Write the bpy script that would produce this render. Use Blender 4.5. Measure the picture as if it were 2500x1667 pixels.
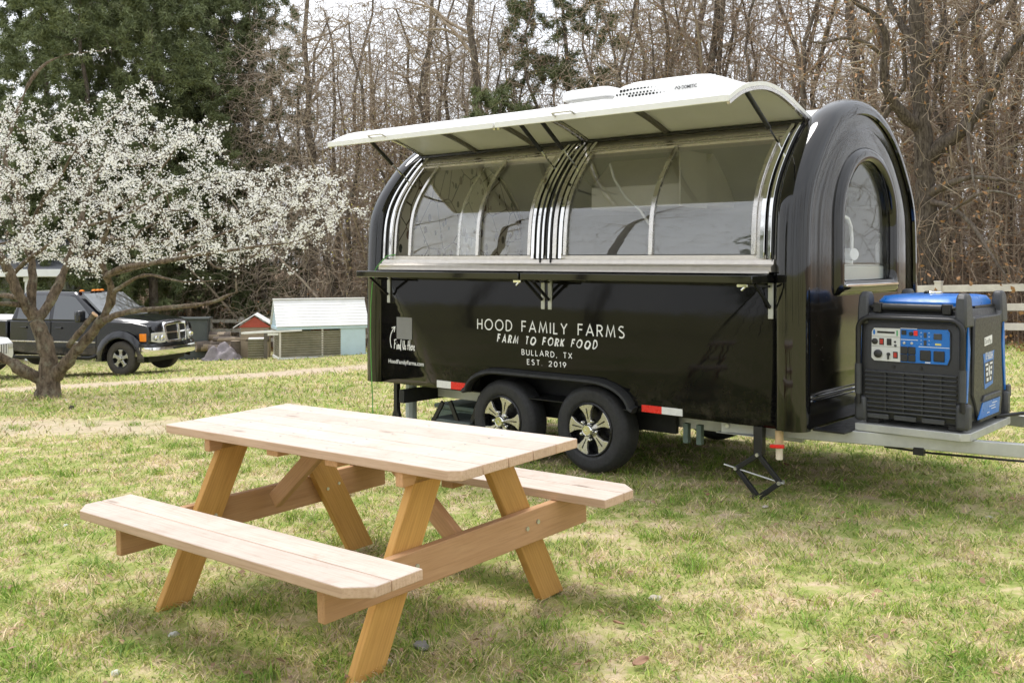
import bpy, bmesh, math, random
import numpy as np
from mathutils import Vector, Matrix
R = math.radians
random.seed(7); rng = np.random.default_rng(7)
S = bpy.context.scene
for o in list(bpy.data.objects): bpy.data.objects.remove(o)
C = S.collection

# ------------------------------------------------------------------ camera, sky, sun, exposure
cam_d = bpy.data.cameras.new('camera'); cam = bpy.data.objects.new('camera', cam_d); C.objects.link(cam)
cam.location = (0, 0, 1.5); cam.rotation_euler = (R(90), 0, 0)
cam_d.lens = 35.0; cam_d.sensor_width = 36.0; cam_d.shift_y = -0.0806; cam_d.clip_end = 2000; cam_d.clip_start = .05
S.camera = cam
SUN_EL, SUN_AZ = 66.0, -32.0          # azimuth measured from +Y towards +X: behind the trailer, a little to the left
W = bpy.data.worlds.new('World'); S.world = W; W.use_nodes = True
nt = W.node_tree; nt.nodes.clear()
wo = nt.nodes.new('ShaderNodeOutputWorld'); bg = nt.nodes.new('ShaderNodeBackground')
sky = nt.nodes.new('ShaderNodeTexSky'); sky.sky_type = 'NISHITA'; sky.sun_disc = False
sky.sun_elevation = R(SUN_EL); sky.sun_rotation = R(SUN_AZ); sky.air_density = 1.2; sky.dust_density = 3.0
tc = nt.nodes.new('ShaderNodeTexCoord'); nz = nt.nodes.new('ShaderNodeTexNoise')
nz.inputs['Scale'].default_value = 2.6; nz.inputs['Detail'].default_value = 6; nz.inputs['Roughness'].default_value = .55
cr = nt.nodes.new('ShaderNodeValToRGB')
cr.color_ramp.elements[0].position = .3; cr.color_ramp.elements[0].color = (6.6, 6.85, 7.35, 1)
cr.color_ramp.elements[1].position = .68; cr.color_ramp.elements[1].color = (8.3, 8.4, 8.6, 1)
mx = nt.nodes.new('ShaderNodeMix'); mx.data_type = 'RGBA'; mx.inputs[0].default_value = .86
nt.links.new(tc.outputs['Generated'], nz.inputs['Vector']); nt.links.new(nz.outputs['Fac'], cr.inputs['Fac'])
nt.links.new(sky.outputs[0], mx.inputs[6]); nt.links.new(cr.outputs[0], mx.inputs[7])
nt.links.new(mx.outputs[2], bg.inputs[0]); bg.inputs[1].default_value = .1
nt.links.new(bg.outputs[0], wo.inputs[0])
sd = bpy.data.lights.new('sun', 'SUN'); sun = bpy.data.objects.new('sun', sd); C.objects.link(sun)
sd.energy = 1.6; sd.angle = R(22); sd.color = (1, .965, .92)
_d = Vector((math.sin(R(SUN_AZ)) * math.cos(R(SUN_EL)), math.cos(R(SUN_AZ)) * math.cos(R(SUN_EL)), math.sin(R(SUN_EL))))
sun.rotation_euler = _d.to_track_quat('Z', 'Y').to_euler(); sun.location = (0, 0, 30)
S.view_settings.view_transform = 'Standard'; S.view_settings.look = 'None'
S.view_settings.gamma = 1; S.view_settings.use_curve_mapping = False; S.view_settings.exposure = 1.0
S.render.engine = 'CYCLES'
S.cycles.adaptive_threshold = .02; S.cycles.debug_use_spatial_splits = True; S.cycles.max_bounces = 7; S.cycles.diffuse_bounces = 3; S.cycles.glossy_bounces = 4; S.cycles.transparent_max_bounces = 16

# ------------------------------------------------------------------ helpers
def tag(o, label=None, cat=None, group=None, kind=None):
    if label: o['label'] = label
    if cat: o['category'] = cat
    if group: o['group'] = group
    if kind: o['kind'] = kind
    return o
def empty(name, loc=(0, 0, 0), rz=0.0, parent=None):
    o = bpy.data.objects.new(name, None); C.objects.link(o)
    o.location = loc; o.rotation_euler = (0, 0, rz); o.parent = parent; o.empty_display_size = .1
    return o
def dup(o, parent=None):
    c = o.copy(); C.objects.link(c); c.parent = parent
    for ch in list(o.children): dup(ch, c)
    return c
class MB:
    def __init__(s): s.v = []; s.f = []
    def add(s, v, f):
        b = len(s.v); s.v += [tuple(p) for p in v]; s.f += [tuple(i + b for i in q) for q in f]; return s
    def box(s, c, d, M=None):
        x, y, z = d[0] / 2, d[1] / 2, d[2] / 2
        v = [Vector((a * x, b * y, e * z)) for a in (-1, 1) for b in (-1, 1) for e in (-1, 1)]
        v = [(M @ p if M else p) + Vector(c) for p in v]
        return s.add(v, [(0, 1, 3, 2), (4, 6, 7, 5), (0, 4, 5, 1), (2, 3, 7, 6), (0, 2, 6, 4), (1, 5, 7, 3)])
    def bx(s, x0, x1, y0, y1, z0, z1):
        return s.box(((x0 + x1) / 2, (y0 + y1) / 2, (z0 + z1) / 2), (x1 - x0, y1 - y0, z1 - z0))
    def beam(s, p0, p1, w, h, up=(0, 0, 1)):
        p0, p1 = Vector(p0), Vector(p1); d = (p1 - p0); L = d.length; d.normalize()
        y = Vector(up).cross(d).normalized(); z = d.cross(y)
        M = Matrix((d, y, z)).transposed()
        return s.box((p0 + p1) / 2, (L, w, h), M)
    def tube(s, pts, r, n=8, cap=True, closed=False):
        P = [Vector(p) for p in pts]; m = len(P)
        rr = r if isinstance(r, (list, tuple)) else [r] * m
        V = []; ref = None
        for i, p in enumerate(P):
            a = P[i - 1] if (i > 0 or closed) else P[0]
            b = P[(i + 1) % m] if (i < m - 1 or closed) else P[-1]
            t = (b - a)
            t = t.normalized() if t.length > 1e-9 else Vector((0, 0, 1))
            if ref is None:
                ref = Vector((0, 0, 1)) if abs(t.z) < .9 else Vector((1, 0, 0))
            u = (ref - t * ref.dot(t))
            u = u.normalized() if u.length > 1e-6 else t.orthogonal().normalized()
            w = t.cross(u); ref = u
            V += [p + (u * math.cos(2 * math.pi * k / n) + w * math.sin(2 * math.pi * k / n)) * rr[i] for k in range(n)]
        F = []
        for i in range(m if closed else m - 1):
            j = (i + 1) % m
            F += [(i * n + k, i * n + (k + 1) % n, j * n + (k + 1) % n, j * n + k) for k in range(n)]
        if cap and not closed: F += [tuple(range(n - 1, -1, -1)), tuple((m - 1) * n + k for k in range(n))]
        return s.add(V, F)
    def lathe(s, prof, n=24, M=None, a0=0.0, a1=2 * math.pi):
        """prof: (r, h) revolved round local Z; M places it"""
        full = abs(a1 - a0 - 2 * math.pi) < 1e-6; k = n if full else n + 1
        V = []
        for r, h in prof:
            for i in range(k):
                a = a0 + (a1 - a0) * i / n
                p = Vector((r * math.cos(a), r * math.sin(a), h)); V.append(M @ p if M else p)
        F = []
        for j in range(len(prof) - 1):
            for i in range(n):
                b = (i + 1) % k if full else i + 1
                F.append((j * k + i, j * k + b, (j + 1) * k + b, (j + 1) * k + i))
        return s.add(V, F)
    def prism(s, poly, h0, h1, fn):
        n = len(poly); V = [fn(a, b, h0) for a, b in poly] + [fn(a, b, h1) for a, b in poly]
        F = [tuple(range(n - 1, -1, -1)), tuple(range(n, 2 * n))] + [(i, (i + 1) % n, n + (i + 1) % n, n + i) for i in range(n)]
        return s.add(V, F)
    def loft(s, rings, closed=True, cap=True):
        n = len(rings[0]); V = [p for r in rings for p in r]; F = []
        for i in range(len(rings) - 1):
            for k in range(n if closed else n - 1):
                F.append((i * n + k, i * n + (k + 1) % n, (i + 1) * n + (k + 1) % n, (i + 1) * n + k))
        if cap and closed: F += [tuple(range(n - 1, -1, -1)), tuple((len(rings) - 1) * n + k for k in range(n))]
        return s.add(V, F)
    def build(s, name, m, parent=None, bevel=0, seg=2, smooth=35, fix=True):
        me = bpy.data.meshes.new(name); me.from_pydata([tuple(p) for p in s.v], [], s.f)
        if fix:
            bm = bmesh.new(); bm.from_mesh(me); bmesh.ops.recalc_face_normals(bm, faces=bm.faces); bm.to_mesh(me); bm.free()
        if m: me.materials.append(m)
        if smooth:
            me.shade_smooth(); me.set_sharp_from_angle(angle=R(smooth))
        o = bpy.data.objects.new(name, me); C.objects.link(o); o.parent = parent
        if bevel:
            b = o.modifiers.new('bevel', 'BEVEL'); b.width = bevel; b.segments = seg; b.limit_method = 'ANGLE'; b.angle_limit = R(40); b.harden_normals = False
        return o
def np_mesh(name, V, F, m, parent=None, smooth=False, attr=None):
    """V (n,3) array, F (k,3|4) array"""
    me = bpy.data.meshes.new(name); V = np.asarray(V, np.float32); F = np.asarray(F, np.int32)
    me.vertices.add(len(V)); me.vertices.foreach_set('co', V.ravel())
    k = F.shape[1]; me.loops.add(F.size); me.loops.foreach_set('vertex_index', F.ravel())
    me.polygons.add(len(F)); me.polygons.foreach_set('loop_start', np.arange(0, F.size, k, dtype=np.int32))
    me.update(calc_edges=True)
    if smooth: me.polygons.foreach_set('use_smooth', np.ones(len(F), bool))
    if attr:
        for an, av in attr.items():
            a = me.attributes.new(an, 'FLOAT', 'POINT'); a.data.foreach_set('value', np.asarray(av, np.float32))
    if m: me.materials.append(m)
    o = bpy.data.objects.new(name, me); C.objects.link(o); o.parent = parent
    return o

# ------------------------------------------------------------------ materials
class NT:
    def __init__(s, name):
        s.m = bpy.data.materials.new(name); s.m.use_nodes = True; s.t = s.m.node_tree
        s.b = s.t.nodes['Principled BSDF']; s.out = s.t.nodes['Material Output']
    def n(s, ty, **kw):
        x = s.t.nodes.new('ShaderNode' + ty)
        for k, v in kw.items():
            if k in x.inputs.keys(): x.inputs[k].default_value = v
            else: setattr(x, k, v)
        return x
    def l(s, a, b): s.t.links.new(a, b)
    def coord(s, kind='Object', scale=(1, 1, 1), rot=(0, 0, 0)):
        c = s.n('TexCoord'); mp = s.n('Mapping'); mp.inputs['Scale'].default_value = scale; mp.inputs['Rotation'].default_value = rot
        if kind == 'World': g = s.n('NewGeometry'); s.l(g.outputs['Position'], mp.inputs['Vector'])
        else: s.l(c.outputs[kind], mp.inputs['Vector'])
        return mp.outputs[0]
    def noise(s, vec, scale, detail=4, rough=.5, dist=0):
        x = s.n('TexNoise', Scale=scale, Detail=detail, Roughness=rough, Distortion=dist); s.l(vec, x.inputs['Vector']); return x.outputs['Fac']
    def ramp(s, fac, stops):
        x = s.n('ValToRGB'); e = x.color_ramp.elements
        while len(e) < len(stops): e.new(.5)
        for q, (p, c) in zip(e, stops):
            q.position = p; q.color = (c if isinstance(c, tuple) else (c, c, c)) + (1,)
        s.l(fac, x.inputs['Fac']); return x.outputs[0]
    def mix(s, f, a, b, mode='MIX'):
        x = s.n('Mix'); x.data_type = 'RGBA'; x.blend_type = mode
        for sock, v in ((0, f), (6, a), (7, b)):
            if hasattr(v, 'is_output'): s.l(v, x.inputs[sock])
            elif sock == 0: x.inputs[0].default_value = v
            else: x.inputs[sock].default_value = v + (1,)
        return x.outputs[2]
    def math(s, op, a, b=None):
        x = s.n('Math', operation=op)
        for i, v in enumerate((a, b)):
            if v is None: continue
            if hasattr(v, 'is_output'): s.l(v, x.inputs[i])
            else: x.inputs[i].default_value = v
        return x.outputs[0]
    def set(s, **kw):
        for k, v in kw.items():
            k = k.replace('_', ' ')
            if hasattr(v, 'is_output'): s.l(v, s.b.inputs[k])
            else: s.b.inputs[k].default_value = (v + (1,)) if isinstance(v, tuple) and len(v) == 3 else v
        return s
    def bump(s, h, strength=.3, dist=.01):
        x = s.n('Bump', Strength=strength, Distance=dist); s.l(h, x.inputs['Height']); s.l(x.outputs[0], s.b.inputs['Normal']); return s
def mat(name, col, rough=.5, metal=0.0, var=.12, vs=6.0, bump=0, bs=80, rvar=.1, coat=0, spec=.5):
    t = NT(name); c = t.coord('Object')
    f = t.noise(c, vs, 5, .6)
    a = tuple(min(1, x * (1 - var)) for x in col); b = tuple(min(1, x * (1 + var)) for x in col)
    t.set(Base_Color=t.ramp(f, [(.3, a), (.7, b)]), Metallic=metal, Specular_IOR_Level=spec)
    f2 = t.noise(c, vs * 2.7, 4, .6)
    t.set(Roughness=t.ramp(f2, [(.3, max(.02, rough - rvar)), (.7, min(1, rough + rvar))]))
    if coat: t.set(Coat_Weight=coat, Coat_Roughness=.04)
    if bump: t.bump(t.noise(c, bs, 4, .6), bump, .004)
    return t.m
def glass(name, tint=(.9, .92, .92), refl=1.0, k=1.7, rough=.0, f0=.045):
    t = NT(name); tr = t.n('BsdfTransparent'); tr.inputs[0].default_value = tint + (1,)
    gl = t.n('BsdfGlossy'); gl.inputs['Roughness'].default_value = rough; gl.inputs[0].default_value = (refl, refl, refl, 1)
    lw = t.n('LayerWeight', Blend=.5); fr5 = t.math('ADD', t.math('MULTIPLY', t.math('POWER', lw.outputs['Facing'], 5.0), 1 - f0), f0); mx = t.n('MixShader')
    f = t.math('MULTIPLY', fr5, k); f = t.math('MINIMUM', f, 1.0)
    t.l(f, mx.inputs[0]); t.l(tr.outputs[0], mx.inputs[1]); t.l(gl.outputs[0], mx.inputs[2])
    t.l(mx.outputs[0], t.out.inputs['Surface']); return t.m

M_black = NT('gloss_black_paint'); _c = M_black.coord('Object')
M_black.set(Base_Color=M_black.ramp(M_black.noise(_c, 3, 5), [(.35, (.004, .004, .0045)), (.7, (.008, .0078, .0075))]), Roughness=M_black.ramp(M_black.noise(_c, 2.2, 6, .65), [(.3, .03), (.75, .08)]), Coat_Weight=.3, Coat_Roughness=.04); M_black = M_black.m
M_side = NT('side_black_paint'); _c = M_side.coord('Object')
_sz = M_side.n('SeparateXYZ'); M_side.l(_c, _sz.inputs[0])
_mud = M_side.math('MULTIPLY', M_side.ramp(_sz.outputs['Z'], [(.46, 1.0), (.70, 0.0)]), M_side.ramp(M_side.noise(_c, 9, 8, .75), [(.50, 0.0), (.72, .5)]))
_base = M_side.ramp(M_side.noise(_c, 2, 6), [(.35, (.0045, .0045, .005)), (.75, (.009, .0085, .008))])
M_side.set(Base_Color=M_side.mix(_mud, _base, (.10, .085, .065)), Roughness=M_side.ramp(M_side.noise(_c, 1.6, 6, .6), [(.3, .04), (.75, .10)]), Specular_IOR_Level=.24)
M_side.bump(M_side.noise(_c, 1.7, 3, .5), .10, .02); M_side = M_side.m
# front end: glossy black with road dust and white specks
_t = NT('dusty_black_paint'); _c = _t.coord('Object')
_sp = _t.n('TexVoronoi', Scale=46.0); _t.l(_c, _sp.inputs['Vector'])
_spk = _t.ramp(_sp.outputs['Distance'], [(.05, 1.0), (.09, 0.0)])
_spm = _t.math('MULTIPLY', _spk, _t.ramp(_t.noise(_c, 7, 3), [(.52, 0.0), (.6, 1.0)]))
_dst = _t.ramp(_t.noise(_c, 3.2, 8, .7), [(.35, (.006, .0055, .005)), (.75, (.022, .018, .014))])
_t.set(Base_Color=_t.mix(_spm, _dst, (.55, .55, .52)), Roughness=_t.ramp(_t.noise(_c, 4, 7, .7), [(.3, .06), (.8, .26)]), Coat_Weight=.25, Coat_Roughness=.06)
M_dusty = _t.m
M_steel = mat('stainless_steel', (.62, .60, .57), .24, 1.0, .08, 9, rvar=.1)
M_steelb = mat('brushed_sill_steel', (.66, .62, .57), .42, .85, .06, 14, rvar=.1)
M_chrome = mat('polished_chrome', (.8, .8, .79), .07, 1.0, .03, 5, rvar=.04)
M_galv = mat('galvanised_frame', (.50, .51, .49), .48, .55, .12, 7, bump=.1, bs=120)
M_white = mat('white_gelcoat', (.78, .78, .77), .32, 0, .05, 3)
M_lidin = mat('lid_underside', (.63, .635, .64), .38, .05, .06, 2.5)
M_dark = mat('dark_metal', (.018, .018, .019), .4, .2, .2, 8)
M_under = mat('underbody_black', (.014, .0145, .014), .65, 0, .2, 8)
M_rubber = mat('tyre_rubber', (.022, .022, .023), .68, 0, .25, 18, bump=.25, bs=160, rvar=.12)
M_plast = mat('black_plastic', (.022, .0225, .024), .42, 0, .15, 20, bump=.12, bs=400)
M_plastg = mat('charcoal_plastic', (.05, .052, .056), .5, 0, .12, 20, bump=.1, bs=400)
M_blue = mat('blue_plastic', (.012, .16, .56), .34, 0, .06, 6)
M_letter = mat('white_vinyl', (.82, .82, .82), .5, 0, .03, 20)
M_grey = mat('interior_grey_panel', (.42, .42, .42), .45, .0, .08, 2.5)
M_lgrey = mat('interior_light_panel', (.80, .77, .72), .38, .1, .08, 3)
M_glass = glass('window_glass', (.95, .955, .95), 1.0, 1.0, f0=.095); M_glass2 = glass('end_window_glass', (.95, .955, .95), 1.0, .55)
M_red = mat('red_reflector', (.75, .02, .015), .3, 0, .06, 30)
M_refw = mat('white_reflector', (.72, .72, .70), .3, 0, .06, 30)
M_green = mat('green_cable', (.10, .34, .07), .5, 0, .1, 20)
M_bolt = mat('zinc_bolt', (.6, .6, .6), .35, .9, .1, 40)
# ------------------------------------------------------------------ ground
CTRL = np.array([(0, 0, 0), (-3, 2, 0), (3, 2, .02), (-1.35, 4.8, -.005), (0, 3.8, .045), (.55, 7.05, -.02), (-.08, 7.6, -.05), (1.53, 6.2, 0), (3.2, 6.5, .03), (5, 9, .0),
    (-6.6, 14.2, -.47), (-9.03, 23, -1.2), (-6.5, 28.3, -1.36), (-10.66, 39.35, -2.12), (-5.17, 34, -1.55), (9.3, 19, -.21), (2, 27, -.8), (-14, 22, -1.35), (-4, 10, -.2), (-16, 34, -1.9),
    (-40, 70, -3.0), (0, 70, -2.0), (40, 60, -.8), (70, 20, .2), (-70, 20, -2.5), (0, -40, .3), (-30, -20, 0), (30, -20, .3), (-10, 8, -.35), (12, 8, .1)], float)
def _tps(r): return np.where(r > 1e-9, r * r * np.log(np.maximum(r, 1e-9)), 0)
def _fit():
    P = CTRL[:, :2] / 10; n = len(P)
    K = _tps(np.linalg.norm(P[:, None] - P[None], axis=2)) + np.eye(n) * .02
    Q = np.c_[np.ones(n), P]; A = np.block([[K, Q], [Q.T, np.zeros((3, 3))]])
    return P, np.linalg.solve(A, np.r_[CTRL[:, 2], 0, 0, 0])
_P, _W = _fit()
def GZ(x, y):
    x = np.asarray(x, float); y = np.asarray(y, float); sh = x.shape
    xy = np.stack([np.clip(x.ravel(), -75, 75), np.clip(y.ravel(), -42, 72)], 1) / 10
    out = np.empty(len(xy))
    for i in range(0, len(xy), 50000):
        q = xy[i:i + 50000]
        out[i:i + 50000] = _tps(np.linalg.norm(q[:, None] - _P[None], axis=2)) @ _W[:-3] + _W[-3] + q @ _W[-2:]
    return out.reshape(sh)
def gz(x, y): return float(GZ(np.array([x]), np.array([y]))[0])
# dirt tracks worn into the lawn (world polylines) -> 0..1 mask
TRACKS = [([(-30, 16.8), (-12, 17.4), (-8, 17.6), (-5, 18.4), (-3.4, 19.8), (0, 22), (6, 24)], 1.05, 1.0),
          ([(-12, 11.6), (-7, 10.8), (-4.6, 10.2), (-3.2, 9.9), (-2, 9.9)], .45, .8)]
def dirt(x, y):
    d = np.zeros(np.shape(x))
    for pl, w, a in TRACKS:
        best = np.full(np.shape(x), 1e9)
        for (ax, ay), (bx, by) in zip(pl, pl[1:]):
            t = np.clip(((x - ax) * (bx - ax) + (y - ay) * (by - ay)) / ((bx - ax) ** 2 + (by - ay) ** 2), 0, 1)
            best = np.minimum(best, np.hypot(x - ax - t * (bx - ax), y - ay - t * (by - ay)))
        d = np.maximum(d, a * np.clip(1.7 - best / w, 0, 1))
    return d
def axis(lo, hi, fine0, fine1, step, grow=1.22):
    a = list(np.arange(fine0, fine1 + 1e-6, step)); s = step
    while a[-1] < hi: s *= grow; a.append(a[-1] + s)
    s = step
    while a[0] > lo: s *= grow; a.insert(0, a[0] - s)
    return np.array(a)
gx = axis(-450, 450, -14, 10, .22); gy = axis(-300, 700, 1.5, 30, .22)
GX, GY = np.meshgrid(gx, gy); GZZ = GZ(GX, GY)
def fbm(x, y, s, seed=0):
    from mathutils import noise as N
    return np.array([N.fractal(Vector((a * s, b * s, seed)), 1.0, 2.0, 3) for a, b in zip(np.ravel(x), np.ravel(y))]).reshape(np.shape(x))
_near = (np.abs(GX) < 20) & (GY > -2) & (GY < 40)
_bn = np.zeros(GX.shape); _bn[_near] = fbm(GX[_near], GY[_near], 1.3) * .012
GZZ = GZZ + _bn
nI, nJ = GX.shape
idx = np.arange(nI * nJ).reshape(nI, nJ)
F = np.stack([idx[:-1, :-1], idx[:-1, 1:], idx[1:, 1:], idx[1:, :-1]], -1).reshape(-1, 4)
def lawn_material(name, blade=False):
    t = NT(name); w = t.coord('World')
    big = t.noise(w, .7, 4, .6); mid = t.noise(w, 4.6, 5, .62, .4); fine = t.noise(w, 26, 4, .65)
    at = t.n('Attribute'); at.attribute_name = 'dirt'; d = at.outputs['Fac']
    g = t.math('ADD', t.math('MULTIPLY', big, .25), t.math('ADD', t.math('MULTIPLY', mid, .75), .022))
    fade = t.n('SeparateXYZ'); t.l(w, fade.inputs[0])
    if blade:
        ra = t.n('Attribute'); ra.attribute_name = 'rnd'; rv = ra.outputs['Fac']
        k = t.math('ADD', g, t.math('MULTIPLY', t.math('SUBTRACT', rv, .5), .36))
        col = t.ramp(k, [(.40, (.67, .54, .36)), (.455, (.61, .535, .27)), (.51, (.48, .485, .155)), (.58, (.345, .43, .085)), (.67, (.20, .335, .055))])
        fr_ = t.math('FRACT', t.math('MULTIPLY', rv, 7.13)); vb = t.math('ADD', .50, t.math('MULTIPLY', fr_, .95)); cbx = t.n('CombineXYZ')
        for i_ in range(3): t.l(vb, cbx.inputs[i_])
        col = t.mix(t.math('MULTIPLY', d, .8), col, (.52, .43, .29)); col = t.mix(1.0, col, cbx.outputs[0], 'MULTIPLY')
        t.set(Base_Color=col, Roughness=.55, Specular_IOR_Level=.25)
        tr = t.n('BsdfTranslucent'); t.l(col, tr.inputs[0]); ms = t.n('MixShader'); ms.inputs[0].default_value = .35
        t.l(t.b.outputs[0], ms.inputs[1]); t.l(tr.outputs[0], ms.inputs[2]); t.l(ms.outputs[0], t.out.inputs['Surface'])
    else:
        k = t.math('ADD', g, t.math('MULTIPLY', t.math('SUBTRACT', fine, .5), .28))
        col = t.ramp(k, [(.40, (.53, .42, .29)), (.48, (.45, .39, .21)), (.55, (.32, .34, .115)), (.66, (.20, .25, .06))])
        dc = t.ramp(t.noise(w, 9, 6, .7), [(.3, (.38, .30, .21)), (.7, (.56, .47, .36))])
        md = t.math('MULTIPLY', d, t.ramp(t.noise(w, 2.2, 6, .7), [(.25, .5), (.45, 1.0)]))
        col = t.mix(md, col, dc)
        # leaf-strewn woodland floor beyond the fence line (x + y > 30)
        sm = t.math('ADD', fade.outputs['X'], fade.outputs['Y'])
        wf = t.n('MapRange'); wf.inputs['From Min'].default_value = 28.5; wf.inputs['From Max'].default_value = 32.5; t.l(sm, wf.inputs['Value'])
        lf = t.ramp(t.noise(w, 5, 8, .75), [(.3, (.16, .11, .07)), (.55, (.28, .20, .13)), (.75, (.38, .29, .19))])
        col = t.mix(wf.outputs[0], col, lf)
        t.set(Base_Color=col, Roughness=.9, Specular_IOR_Level=.15)
        t.bump(t.noise(w, 30, 5, .7), .5, .03)
    return t.m
M_lawn = lawn_material('lawn_soil'); M_blade = lawn_material('grass_blades', True)
ground = np_mesh('ground', np.stack([GX.ravel(), GY.ravel(), GZZ.ravel()], 1), F, M_lawn, smooth=True, attr={'dirt': dirt(GX, GY).ravel()})
tag(ground, 'patchy green and straw coloured lawn sloping down to the woods', 'ground', kind='structure')

def scatter(n, y0, y1, xm=.60):
    """points in the wedge the place shows, denser towards the near side"""
    y = y0 * (y1 / y0) ** rng.random(n)
    x = (rng.random(n) * 2 - 1) * (xm * y + .6)
    return x, y
def blades(n, y0, y1, h, w, seed):
    x, y = scatter(n, y0, y1)
    clump = fbm(x, y, 4.2, seed)
    dd = dirt(x, y)
    keep = (rng.random(n) > dd * .96) & (rng.random(n) < .64 + .8 * clump) & (x + y < 31)
    x, y, clump, dd = x[keep], y[keep], clump[keep], dd[keep]; m = len(x)
    z = GZ(x, y) - .004
    sc = np.clip(y / 6.0, .75, 3.2) ** .65
    hh = h * (.45 + .9 * rng.random(m)) * (1 + .3 * np.clip(clump, -.5, .8)) * sc ** .5; ww = w * (.6 + .8 * rng.random(m)) * sc
    a = rng.random(m) * 2 * np.pi; b = rng.random(m) * 2 * np.pi; lean = hh * (.5 + 1.9 * rng.random(m))
    base = np.stack([x, y, z], 1)
    side = np.stack([np.cos(a), np.sin(a), 0 * a], 1) * ww[:, None] / 2
    dirn = np.stack([np.cos(b), np.sin(b), 0 * b], 1) * lean[:, None]
    mid = base + dirn * .38 + np.array([0, 0, 1]) * (hh * .66)[:, None]
    tip = base + dirn + np.array([0, 0, 1]) * (hh * .92)[:, None]
    V = np.stack([base - side, base + side, mid + side * .75, mid - side * .75, tip], 1).reshape(-1, 3)
    i = np.arange(m)[:, None] * 5
    T = np.concatenate([i + np.array([0, 1, 2]), i + np.array([0, 2, 3]), i + np.array([3, 2, 4])], 0)
    return V, T, np.repeat(rng.random(m), 5), np.repeat(dd, 5)
_A = [blades(275000, 2.6, 9.5, .033, .0060, 1), blades(120000, 9.5, 33, .042, .0085, 2)]
def tufts(nc):
    # thicker green tussocks standing a little above the turf
    cx, cy = scatter(nc, 2.8, 16, .55); k = 70; x = np.repeat(cx, k) + rng.normal(0, .045, nc * k); y = np.repeat(cy, k) + rng.normal(0, .045, nc * k); m = nc * k
    z = GZ(x, y) - .004; hh = rng.uniform(.025, .07, m); a = rng.random(m) * 6.28; b = rng.random(m) * 6.28; ln = hh * rng.uniform(.3, 1.3, m); ww = rng.uniform(.003, .0065, m)
    base = np.stack([x, y, z], 1); side = np.stack([np.cos(a), np.sin(a), 0 * a], 1) * ww[:, None] / 2; dn = np.stack([np.cos(b), np.sin(b), 0 * b], 1) * ln[:, None]; up = np.array([0, 0, 1.])
    mid = base + dn * .38 + up * (hh * .66)[:, None]; tip = base + dn + up * (hh * .95)[:, None]
    V = np.stack([base - side, base + side, mid + side * .8, mid - side * .8, tip], 1).reshape(-1, 3); i = np.arange(m)[:, None] * 5
    return V, np.concatenate([i + np.array([0, 1, 2]), i + np.array([0, 2, 3]), i + np.array([3, 2, 4])], 0), np.repeat(.62 + .38 * rng.random(m), 5), np.zeros(m * 5)
_A.append(tufts(170))
off = 0; Vs = []; Ts = []; Rs = []; Ds = []
for V, T, r_, d_ in _A: Vs.append(V); Ts.append(T + off); Rs.append(r_); Ds.append(d_); off += len(V)
grass = np_mesh('grass', np.concatenate(Vs), np.concatenate(Ts), M_blade, attr={'rnd': np.concatenate(Rs), 'dirt': np.concatenate(Ds)})
tag(grass, 'short patchy spring grass with dead straw blades across the lawn', 'grass', kind='stuff')
# ------------------------------------------------------------------ food trailer (local: x to the hitch, y away from the counter side, z up)
T_LOC, T_RZ = (1.626, 6.123, 0.0), -.712
TR = empty('food_trailer', T_LOC, T_RZ)
tag(TR, 'glossy black arch-roofed food trailer with its serving hatches propped open', 'food trailer')
YC = .975
_half = [(0, .455), (0, .9), (0, 1.3), (0, 1.45), (.004, 1.56), (.012, 1.70), (.028, 1.83), (.075, 1.95), (.145, 2.06), (.245, 2.18), (.335, 2.275), (.42, 2.345), (.52, 2.415), (.65, 2.475), (.80, 2.52), (.975, 2.535)]
PROFILE = _half + [(2 * YC - y, z) for y, z in reversed(_half[:-1])]
def resample(pl, n):
    P = np.array(pl, float)
    for _ in range(2):                                   # corner-cutting smooth, ends kept
        Q = [P[0]]
        for a, b in zip(P[:-1], P[1:]): Q += [a * .75 + b * .25, a * .25 + b * .75]
        Q.append(P[-1]); P = np.array(Q)
    d = np.r_[0, np.cumsum(np.linalg.norm(np.diff(P, axis=0), axis=1))]
    t = np.linspace(0, d[-1], n); return np.stack([np.interp(t, d, P[:, 0]), np.interp(t, d, P[:, 1])], 1)
PF = resample(PROFILE, 121)
def normals(P):
    t = np.gradient(P, axis=0); t /= np.linalg.norm(t, axis=1)[:, None]
    return np.stack([-t[:, 1], t[:, 0]], 1)              # outward: near side -> -y
NF = normals(PF)
def prof_between(z0, z1):                                # near-side stretch of the profile between two heights
    h = len(PF) // 2 + 1; P = PF[:h]; N = NF[:h]
    zz = np.linspace(0, 1, 26); d = np.r_[0, np.cumsum(np.linalg.norm(np.diff(P, axis=0), axis=1))]
    d0 = np.interp(z0, P[:, 1], d); d1 = np.interp(z1, P[:, 1], d); t = d0 + (d1 - d0) * zz
    f = lambda A: np.stack([np.interp(t, d, A[:, 0]), np.interp(t, d, A[:, 1])], 1)
    return f(P), f(N)
def arch_band(mb, x0, x1, o0, o1, P, N):
    rings = []
    for (y, z), (ny, nz_) in zip(P, N):
        rings.append([(x0, y + ny * o0, z + nz_ * o0), (x0, y + ny * o1, z + nz_ * o1), (x1, y + ny * o1, z + nz_ * o1), (x1, y + ny * o0, z + nz_ * o0)])
    return mb.loft(rings)
XR = -3.6                                                # rear end of the side panel
def side_opening():
    top = .622; pts = [(-1.055, .455)]
    for k in range(9): a = R(8 + 82 * k / 8); pts.append((-1.40 + .335 * math.cos(a) ** .9, .44 + (top - .44) * math.sin(a)))
    for k in range(9): a = R(90 + 82 * k / 8); pts.append((-2.24 - .335 * abs(math.cos(a)) ** .9, .44 + (top - .44) * math.sin(a)))
    pts.append((-2.585, .455)); return pts
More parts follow.
